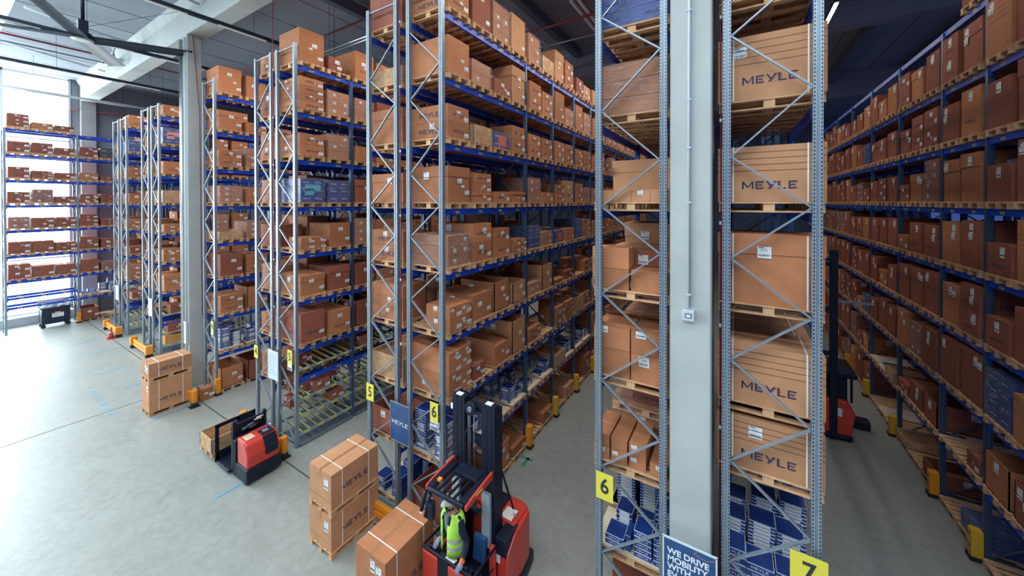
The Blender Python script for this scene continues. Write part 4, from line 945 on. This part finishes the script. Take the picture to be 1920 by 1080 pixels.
P('console', lambda g: (g.bb((.18, -.42, .1), (.30, -.33, 1.44), 'truck_black'), g.bb((.18, .34, .1), (.30, .43, 1.42), 'truck_black'), g.bb((.20, -.42, 1.0), (.27, .43, 1.34), 'truck_black'), g.bb((.26, -.38, .95), (.40, .40, 1.03), 'truck_black'), g.bb((.27, -.2, 1.12), (.32, .2, 1.18), 'grey_metal')), .015)
P('control_handle', lambda g: (g.tube([(.34, -.2, 1.1), (.42, -.1, 1.22), (.42, .14, 1.25), (.34, .22, 1.12)], .025, 'truck_black', 8), g.box((.37, .0, 1.2), (.12, .16, .06), 'grey_metal'), g.tube([(.3, .16, 1.3), (.38, .3, 1.34)], .02, 'plywood', 8), g.tube([(.3, .1, 1.27), (.38, .26, 1.29)], .02, 'plywood', 8)), 0)
P('platform', lambda g: g.bb((-.56, -.50, .08), (.2, .42, .15), 'truck_black'), .02)
P('load_guard', lambda g: (g.bb((-.60, -.50, .1), (-.55, -.42, 1.12), 'black_metal'), g.bb((-.60, .02, .1), (-.55, .10, 1.12), 'black_metal'), g.bb((-.60, .42, .1), (-.55, .50, 1.12), 'black_metal'), g.bb((-.60, -.5, .1), (-.55, .5, .38), 'black_metal'), g.bb((-.60, -.5, 1.04), (-.55, .5, 1.12), 'black_metal'), g.bb((-.60, .1, .38), (-.55, .42, 1.04), 'black_metal')), .01)
for y in (-.24, .24): P('fork', lambda g: g.bb((-1.78, y-.09, .06), (-.58, y+.09, .12), 'black_metal'), .01)
for x, y in ((.9, -.36), (.9, .36), (-1.6, -.24), (-1.6, .24)): P('wheel', lambda g: g.tube([(x, y-.04, .07), (x, y+.04, .07)], .07, 'rubber', 16), 0)
o = link('wooden_pallet', pmf, None, (-13.0, 4.98, .125)); tag(o, 'wooden pallet carried on the forks of the low red truck', 'pallet')
g = G()
for k in range(2):
    z0, z1 = .19*k+.002, .19*(k+1)-.004
    for p_, q_ in (((-.4, -.6, z0), (.4, -.578, z1)), ((-.4, .578, z0), (.4, .6, z1)), ((-.4, -.6, z0), (-.378, .6, z1)), ((.378, -.6, z0), (.4, .6, z1))): g.bb(p_, q_, 'wood')
    for a in (-1, 1):
        for b in (-1, 1): g.box((a*.395, b*.595, (z0+z1)/2), (.035, .035, .17), 'grey_metal')
g.bb((-.37, -.57, .0), (.37, .57, .06), 'carton_in'); tag(obj('wooden_crate', g, None, (-13.0, 4.98, .27)), 'open wooden crate on the forks of the low red truck', 'crate')

# ------------------------------------------------------------------ order picker with its driver
t = thing('order_picker', 'tall red order picker with black mast and driver cab at bottom centre', 'order picker', (-4.2, 5.6, 0))
def q(x, y, z): return (x+4.2, y-5.6, z)
def B(g, a, b, m): g.bb(q(*a), q(*b), m)
P('cab_floor', lambda g: B(g, (-4.83, 4.92, .1), (-3.74, 5.6, .17), 'truck_black'), .01)
P('front_panel', lambda g: B(g, (-4.86, 4.88, .12), (-4.5, 4.93, 1.03), 'truck_red'), .02)
P('front_panel', lambda g: B(g, (-4.26, 4.88, .12), (-3.74, 4.93, 1.03), 'truck_red'), .02)
P('front_post', lambda g: B(g, (-4.5, 4.90, .12), (-4.26, 4.97, 1.06), 'truck_black'), .01)
P('side_panel', lambda g: B(g, (-4.88, 4.92, .12), (-4.84, 5.6, .7), 'truck_red'), .015)
P('side_panel', lambda g: (B(g, (-3.76, 4.92, .12), (-3.72, 5.55, .35), 'truck_black'), B(g, (-3.80, 5.50, .12), (-3.70, 5.60, 1.1), 'truck_red')), .01)
P('guard_rail', lambda g: g.tube([q(-4.86, 5.36, 1.08), q(-4.86, 4.9, 1.1), q(-3.72, 4.9, 1.1), q(-3.70, 5.62, 1.1)], .024, 'truck_black', 8), 0)
P('guard_rail', lambda g: (g.tube([q(-4.86, 5.36, 1.08), q(-4.86, 5.38, .2)], .02, 'truck_black', 8), g.tube([q(-3.72, 5.0, .75), q(-3.71, 5.6, .75)], .014, 'truck_black', 8)), 0)
cs = P('control_desk', lambda g: (g.prism([(q(0, 4.93, 0)[1], .98), (q(0, 5.05, 0)[1], 1.05), (q(0, 5.03, 0)[1], .86), (q(0, 4.93, 0)[1], .8)], 'x', q(-4.76, 0, 0)[0], q(-3.84, 0, 0)[0], 'truck_black')), .015)
P('clipboard', lambda g: g.box(q(-4.27, 4.99, 1.06), (.2, .13, .012), 'paper', Matrix.Rotation(-.15, 3, 'Z')), 0, cs)
for x in (-4.66, -3.95): P('hand_grip', lambda g: (g.tube([q(x-.06, 4.98, 1.02), q(x-.06, 4.97, 1.12), q(x+.05, 4.97, 1.12), q(x+.07, 4.98, 1.02)], .028, 'black_metal', 10), g.box(q(x, 4.99, 1.04), (.22, .13, .05), 'truck_black')), 0, cs)
P('back_rest', lambda g: (g.box(q(-4.0, 5.50, 1.0), (.26, .09, .42), 'sign_blue', Matrix.Rotation(-.12, 3, 'X')), g.tube([q(-4.0, 5.55, .9), q(-4.0, 5.62, .6)], .03, 'truck_black', 8)), .03)
for x, nm in ((-4.64, 'left'), (-3.93, 'right')):
    P('mast_column', lambda g: (B(g, (x-.15, 5.66, .08), (x+.15, 5.82, 3.58), 'truck_black'), B(g, (x-.15, 5.82, .08), (x-.09, 5.93, 3.58), 'truck_black'), B(g, (x+.09, 5.82, .08), (x+.15, 5.93, 3.5), 'truck_black'), B(g, (x-.06, 5.655, .3), (x-.03, 5.66, 3.55), 'black_metal'), B(g, (x+.05, 5.655, .3), (x+.08, 5.66, 3.55), 'black_metal'), B(g, (x-.08, 5.68, 3.58), (x+.06, 5.78, 3.60), 'paper')), .008)
P('carriage_plate', lambda g: B(g, (-4.02, 5.57, 1.0), (-3.84, 5.645, 1.98), 'truck_grey'), .006)
P('carriage_plate', lambda g: B(g, (-4.74, 5.57, 1.0), (-4.56, 5.645, 1.98), 'truck_grey'), .006)
for z in (2.72, 3.34): P('mast_crossbar', lambda g: B(g, (-4.5, 5.72, z), (-4.07, 5.86, z+.12), 'truck_black'), .008)
P('chain_pulley', lambda g: (g.tube([q(-4.33, 5.62, 3.42), q(-4.33, 5.70, 3.42)], .13, 'black_metal', 24), g.tube([q(-4.33, 5.60, 3.42), q(-4.33, 5.72, 3.42)], .05, 'grey_metal', 16)), 0)
for x in (-4.40, -4.36, -4.26): P('lift_chain', lambda g: g.tube([q(x, 5.67, 3.4), q(x, 5.67, 2.1)], .008, 'grey_metal', 5), 0)
P('hydraulic_hose', lambda g: (g.tube([q(-4.3, 5.66, 3.1), q(-4.42, 5.60, 2.95), q(-4.40, 5.62, 2.4)], .014, 'rubber', 6)), 0)
# overhead guard
gd = P('overhead_guard', lambda g: (g.tube([q(-4.68, 4.86, 2.26), q(-3.87, 4.86, 2.26)], .045, 'truck_black', 8), B(g, (-4.70, 4.88, 2.24), (-4.58, 5.60, 2.33), 'truck_black'), B(g, (-3.98, 4.88, 2.24), (-3.84, 5.60, 2.33), 'truck_black'), B(g, (-4.5, 5.36, 2.29), (-3.98, 5.62, 2.345), 'truck_black')), .01)
P('guard_trim', lambda g: g.prism([(q(0, 4.84, 0)[1], 2.22), (q(0, 5.64, 0)[1], 2.27), (q(0, 5.64, 0)[1], 2.40), (q(0, 5.0, 0)[1], 2.335), (q(0, 4.84, 0)[1], 2.30)], 'x', q(-3.845, 0, 0)[0], q(-3.80, 0, 0)[0], 'truck_red'), .008, gd)
P('guard_trim', lambda g: g.prism([(q(0, 4.84, 0)[1], 2.22), (q(0, 5.64, 0)[1], 2.27), (q(0, 5.64, 0)[1], 2.38), (q(0, 5.0, 0)[1], 2.335), (q(0, 4.84, 0)[1], 2.30)], 'x', q(-4.74, 0, 0)[0], q(-4.70, 0, 0)[0], 'truck_red'), .008, gd)
for x in (-4.48, -4.36, -4.24, -4.12): P('guard_bar', lambda g: B(g, (x-.015, 4.9, 2.26), (x+.015, 5.4, 2.30), 'truck_black'), 0, gd)
P('handset', lambda g: (g.tube([q(-4.74, 4.86, 2.2), q(-4.80, 4.80, 1.84)], .035, 'black_metal', 10), g.tube([q(-4.62, 4.84, 2.2), q(-4.68, 4.78, 1.80)], .035, 'black_metal', 10), g.box(q(-4.60, 4.83, 1.92), (.14, .1, .3), 'black_metal'), g.box(q(-4.79, 4.79, 1.82), (.05, .04, .03), 'paper')), 0, gd)
P('indicator_lamp', lambda g: g.box(q(-4.55, 5.02, 2.36), (.08, .07, .05), 'guard_orange'), .006, gd)
P('yellow_label', lambda g: B(g, (-3.80, 5.1, 2.30), (-3.797, 5.30, 2.335), 'sign_yellow'), 0, gd)
# chassis behind the mast
P('chassis', lambda g: (g.prism([(q(-4.6, 0, 0)[0], 5.95-5.6), (q(-3.50, 0, 0)[0], 5.95-5.6), (q(-3.46, 0, 0)[0], 6.1-5.6), (q(-3.50, 0, 0)[0], 6.52-5.6), (q(-3.70, 0, 0)[0], 6.66-5.6), (q(-4.5, 0, 0)[0], 6.66-5.6)], 'z', .26, 1.2, 'truck_red')), .05)
P('chassis', lambda g: g.prism([(5.66-5.6, .26), (5.95-5.6, .26), (5.97-5.6, 1.18), (5.66-5.6, .95)], 'x', q(-3.74, 0, 0)[0], q(-3.49, 0, 0)[0], 'truck_red'), .03)
P('skirt', lambda g: g.prism([(q(-4.6, 0, 0)[0], .06), (q(-3.5, 0, 0)[0], .06), (q(-3.43, 0, 0)[0], .5), (q(-3.5, 0, 0)[0], 1.09), (q(-4.5, 0, 0)[0], 1.09)], 'z', .05, .27, 'truck_black'), .02)
P('side_cover', lambda g: B(g, (-3.76, 5.64, .9), (-3.52, 6.1, 1.22), 'truck_black'), .02)
P('hood', lambda g: (B(g, (-4.45, 6.05, 1.19), (-3.98, 6.6, 1.25), 'truck_black'), B(g, (-3.96, 6.0, 1.19), (-3.56, 6.55, 1.24), 'truck_red')), .03)
P('rating_plate', lambda g: g.bb(q(-3.90, 6.05, 1.242), q(-3.66, 6.32, 1.246), 'paper'), 0)
P('tail_lamp', lambda g: B(g, (-4.22, 5.90, 1.52), (-4.05, 5.96, 1.56), 'tail_lamp'), 0)
P('motor_cover', lambda g: (g.tube([q(-4.16, 5.50, 1.66), q(-4.12, 5.56, 1.72)], .15, 'black_metal', 24), B(g, (-4.42, 5.88, .9), (-4.04, 6.0, 1.5), 'truck_red')), 0)
P('support_strut', lambda g: (g.tube([q(-3.93, 5.9, 2.62), q(-3.64, 6.12, 1.42)], .022, 'truck_black', 8), g.tube([q(-3.955, 5.88, 2.72), q(-3.92, 5.91, 2.60)], .025, 'paper', 8), g.tube([q(-3.65, 6.11, 1.45), q(-3.62, 6.13, 1.3)], .025, 'paper', 8)), 0)
P('side_sticker', lambda g: B(g, (-3.74, 5.645, .75), (-3.66, 5.658, .93), 'paper'), 0)
P('beacon', lambda g: g.tube([q(-4.83, 5.72, 3.26), q(-4.83, 5.72, 3.34)], .04, 'beacon', 12), 0)
for x, y in ((-4.45, 6.4), (-3.65, 6.4), (-4.6, 5.2), (-3.95, 5.2)): P('wheel', lambda g: g.tube([q(x-.05, y, .09), q(x+.05, y, .09)], .09, 'rubber', 16), 0)
o = link('wooden_pallet', pmf, None, (-5.0, 4.05, 0)); tag(o, 'wooden pallet partly visible at the order picker foot', 'pallet'); bpy.data.objects.remove(o)

# driver: skinned skeletons; every garment is a child of the one body mesh
def skin(name, chains, m, parent, sub=2, root=0):
    vs_, es, rs = [], [], []
    for ch in chains:
        prev = None
        for p in ch:
            if isinstance(p, int): prev = p; continue
            vs_.append(p[:3]); rs.append(p[3:] if len(p) > 4 else (p[3], p[3])); k = len(vs_)-1
            if prev is not None: es.append((prev, k))
            prev = k
    me = bpy.data.meshes.new(name); me.from_pydata(vs_, es, []); o = link(name, me, parent)
    sk = o.modifiers.new('skin', 'SKIN'); sk.use_smooth_shade = True
    for i, r in enumerate(rs): me.skin_vertices[0].data[i].radius = r
    me.skin_vertices[0].data[root].use_root = True
    s_ = o.modifiers.new('sub', 'SUBSURF'); s_.levels = s_.render_levels = sub
    me.materials.append(MATS[m]); return o
# local frame: faces -y, his left is +x, origin at the feet
H0 = .17
torso = [(0, .02, .93, .145, .11), (0, .02, 1.02, .14, .10), (0, .0, 1.18, .145, .105), (0, -.01, 1.34, .165, .11), (0, 0, 1.44, .10, .08)]
RS, LS = (-.19, .0, 1.42), (.19, .0, 1.42); RE, LE = (-.28, .04, 1.14), (.31, .05, 1.15); RW, LW = (-.20, -.13, .97), (.38, -.10, .97)
RH, LH = (-.18, -.20, .955), (.395, -.17, .94)
body = skin('person', [torso+[(0, -.02, 1.50, .058), (-.01, -.03, 1.545, .06), (-.015, -.035, 1.60, .082, .095), (-.015, -.035, 1.66, .085, .098), (-.012, -.03, 1.715, .07, .08)],
    [4, (*RS, .06), (-.235, -.01, 1.28, .05), (*RE, .042), (-.245, -.05, 1.05, .038), (*RW, .027), (*RH, .033, .022)],
    [4, (*LS, .06), (.255, 0, 1.28, .05), (*LE, .042), (.355, -.03, 1.05, .038), (*LW, .027), (*LH, .033, .022)],
    [0, (-.09, .02, .86, .085), (-.10, -.01, .50, .06), (-.11, .04, .10, .045), (-.115, -.06, .05, .045), (-.12, -.14, .04, .03)],
    [0, (.09, .02, .86, .085), (.11, -.01, .50, .06), (.13, .04, .10, .045), (.14, -.06, .05, .045), (.15, -.14, .04, .03)]], 'skin', None)
body.location = (-4.36, 5.17, H0); body.scale = (1.1, 1.1, 1.07); body.rotation_euler = (0, 0, math.radians(-15))
tag(body, 'driver in pale cap and neon vest at the order picker controls, looking aside', 'person')
e = .012
skin('jumper', [[(a[0], a[1], a[2], a[3]+e, a[4]+e) for a in torso[:4]]+[(0, 0, 1.455, .09, .075)], [4, (*RS, .074), (-.235, -.01, 1.28, .064), (*RE, .057), (-.245, -.05, 1.05, .05), (*RW, .036)], [4, (*LS, .074), (.255, 0, 1.28, .064), (*LE, .057), (.355, -.03, 1.05, .05), (*LW, .036)]], 'jumper', body)
skin('trousers', [[(0, .02, 1.0, .155, .125), (0, .02, .93, .16, .125)], [1, (-.09, .02, .84, .1), (-.10, -.01, .50, .078), (-.11, .04, .12, .06)], [1, (.09, .02, .84, .1), (.11, -.01, .50, .078), (.13, .04, .12, .06)]], 'jumper', body)
for sx, y in ((-.115, 0), (.14, 0)): skin('shoe', [[(sx, .05, .05, .052), (sx*1.02, -.06, .05, .052), (sx*1.05, -.16, .042, .042, .035)]], 'rubber', body)
# gloved hands, five fingers each, closed over the grips
def hand(W_, H_, sgn):
    W_ = Vector(W_); H_ = Vector(H_); d = (H_-W_).normalized(); side = Vector((0, 0, 1)).cross(d).normalized()*sgn; dn = Vector((0, 0, -1))
    ch = [[(*W_, .036, .030), (*(W_+d*.035), .040, .024), (*(H_+d*.012), .043, .022)]]
    for i, (off, ln) in enumerate(((-.030, .030), (-.010, .036), (.010, .034), (.029, .027))):
        b = H_+d*.012+side*off; ch.append([2, (*b, .012), (*(b+d*ln), .0105), (*(b+d*(ln+.022)+dn*.02), .0095), (*(b+d*(ln+.026)+dn*.045), .0085)])
    b = W_+d*.035-side*.03; ch.append([1, (*b, .014), (*(b+d*.03-side*.016+dn*.012), .012), (*(b+d*.055-side*.01+dn*.026), .0105)])
    return ch
skin('glove', hand(RW, RH, 1), 'glove', body, 1); skin('glove', hand(LW, LH, -1), 'glove', body, 1)
g = G(); a = Vector(LW); d = (Vector(LH)-Vector(LE)).normalized(); g.tube([a-d*.02, a+d*.025], .043, 'watch', 14); g.box(a+Vector((0, 0, .04)), (.045, .045, .02), 'watch'); obj('wrist_band', g, body)
# vest: open loft around the chest with reflective bands
def ring(z, rx, ry, cy=0, n=28): return [(rx*math.copysign(abs(math.cos(2*math.pi*i/n))**.8, math.cos(2*math.pi*i/n)), cy+ry*math.copysign(abs(math.sin(2*math.pi*i/n))**.8, math.sin(2*math.pi*i/n)), z) for i in range(n)]
def loft(g, rows, m):
    n = len(rows[0])
    for a_, b_ in zip(rows, rows[1:]):
        for i in range(n): g.poly([a_[i], a_[(i+1) % n], b_[(i+1) % n], b_[i]], m, True)
prof = [(.88, .225, .175, .0), (1.0, .215, .165, 0), (1.15, .210, .158, -.01), (1.28, .215, .155, -.012), (1.38, .225, .150, -.01), (1.46, .20, .125, 0), (1.495, .11, .085, .005)]
g = G(); rows = [ring(z, a_, b_, c) for z, a_, b_, c in prof]
n = 28
for a_, b_ in zip(rows, rows[1:]):
    for i in range(n):
        ang = 2*math.pi*(i+.5)/n; front = abs(math.degrees(ang)-270); z = (a_[0][2]+b_[0][2])/2
        if front < (8 if z < 1.2 else 8+(z-1.2)*85): continue
        g.poly([a_[i], a_[(i+1) % n], b_[(i+1) % n], b_[i]], 'vest', True)
v_ = obj('safety_vest', g, body); sm_ = v_.modifiers.new('solid', 'SOLIDIFY'); sm_.thickness = .012; sm_.offset = 1
for z in (1.0, 1.12):
    g = G(); ra = [ring(zz, .213+.019, .162+.019, -.005) for zz in (z, z+.05)]
    for i in range(n):
        if abs(math.degrees(2*math.pi*(i+.5)/n)-270) < 10: continue
        g.poly([ra[0][i], ra[0][(i+1) % n], ra[1][(i+1) % n], ra[1][i]], 'reflective', True)
    obj('reflective_band', g, v_)
g = G(); g.prism([(-.05, 1.50), (.05, 1.50), (.015, 1.24), (-.015, 1.24)], 'y', -.152, -.10, 'glove'); obj('shirt_front', g, body)
# head details, turned to his right and bowed a little
hm = Matrix.Translation((-.015, -.035, 1.62)) @ Matrix.Rotation(math.radians(-38), 4, 'Z') @ Matrix.Rotation(math.radians(14), 4, 'X')
def hd(name, g, mod=None):
    g.v = [tuple(hm @ Vector(p)) for p in g.v]; o = obj(name, g, body); return o
g = G(); loft(g, [[(x, y+.0, z) for x, y, z in ring(.035, .094, .108, 0, 20)], ring(.075, .096, .112, 0, 20), ring(.115, .088, .102, 0, 20), ring(.145, .06, .07, 0, 20), ring(.155, .012, .014, 0, 20)], 'cap')
bp_ = [(-.075, -.085, .045), (-.06, -.15, .03), (0, -.175, .026), (.06, -.15, .03), (.075, -.085, .045)]; g.poly(bp_, 'cap'); g.poly([(x, y, z-.012) for x, y, z in bp_][::-1], 'cap')
for i in range(4): g.poly([bp_[i], bp_[i+1], (bp_[i+1][0], bp_[i+1][1], bp_[i+1][2]-.012), (bp_[i][0], bp_[i][1], bp_[i][2]-.012)], 'cap')
g.tube([(0, 0, .15), (0, 0, .165)], .01, 'cap', 8); hd('cap', g)
g = G(); loft(g, [[(x, y, -.02) for x, y, z in ring(0, .080, .098, -.008, 20)], ring(-.055, .074, .095, -.012, 20), ring(-.085, .05, .07, -.02, 20), ring(-.093, .01, .02, -.03, 20)], 'beard')
g.v = [(x, min(y, .03), z) for x, y, z in g.v]; hd('beard', g)
g = G(); g.poly([(-.012, -.096, .02), (.012, -.096, .02), (.016, -.122, -.018), (-.016, -.122, -.018)], 'skin'); g.poly([(-.012, -.096, .02), (-.016, -.122, -.018), (-.018, -.092, -.022)], 'skin'); g.poly([(.012, -.096, .02), (.018, -.092, -.022), (.016, -.122, -.018)], 'skin'); g.poly([(-.016, -.122, -.018), (.016, -.122, -.018), (.018, -.092, -.022), (-.018, -.092, -.022)], 'skin')
for s_ in (-1, 1): g.tube([(s_*.086, .0, -.022), (s_*.096, .008, .0), (s_*.094, .012, .024)], [.009, .015, .012], 'skin', 8)
hd('nose_and_ears', g)
g = G()
for s_ in (-1, 1): g.tube([(s_*.034+.02*math.cos(a_), -.104, .012+.016*math.sin(a_)) for a_ in [k*math.pi/6 for k in range(13)]], .0025, 'rubber', 5); g.tube([(s_*.055, -.102, .014), (s_*.092, .0, .014)], .0025, 'rubber', 5)
g.tube([(-.014, -.106, .014), (.014, -.106, .014)], .0025, 'rubber', 5); hd('glasses', g)

# ------------------------------------------------------------------ reach truck far down aisle seven
t = thing('reach_truck', 'red and black reach truck far down aisle seven with tall mast', 'forklift', (2.7, 15.9, 0))
P('body', lambda g: (g.prism([(-.45, .18), (.32, .18), (.42, .9), (.2, 1.25), (-.45, 1.25)], 'y', -.75, .55, 'truck_red'), g.bb((-.5, -.8, .05), (.35, .55, .2), 'truck_black')), .04)
P('support_leg', lambda g: g.prism([(-.75, .02), (-.75, .26), (-.45, .30), (.2, .30), (.2, .02)], 'x', .20, .62, 'truck_black') if 0 else g.bb((-.2, .25, .04), (.98, .62, .30), 'truck_black'), .03)
P('cabin', lambda g: (g.bb((-.45, -.6, 1.2), (.25, .45, 1.9), 'truck_black'), g.bb((-.5, -.75, 1.95), (.45, .6, 2.12), 'truck_black'), g.bb((.3, -.7, 1.2), (.36, -.62, 2.0), 'truck_black')), .03)
P('sticker', lambda g: g.bb((-.1, -.756, .75), (.1, -.752, 1.0), 'paper'), 0)
for x in (-.55, -.1): P('mast_column', lambda g: g.bb((x-.1, -1.1+.25, .05), (x+.08, -.62, 5.9), 'truck_black'), .01)
for z in (2.6, 4.0, 5.4): P('mast_crossbar', lambda g: g.bb((-.55, -.8, z), (-.1, -.7, z+.12), 'truck_black'), 0)
P('cross_arm', lambda g: g.bb((-.1, -.8, 4.3), (.75, -.74, 4.36), 'grey_metal'), 0)
for x in (-.3, .2): P('wheel', lambda g: g.tube([(x-.06, .4, .14), (x+.06, .4, .14)], .14, 'rubber', 16), 0)
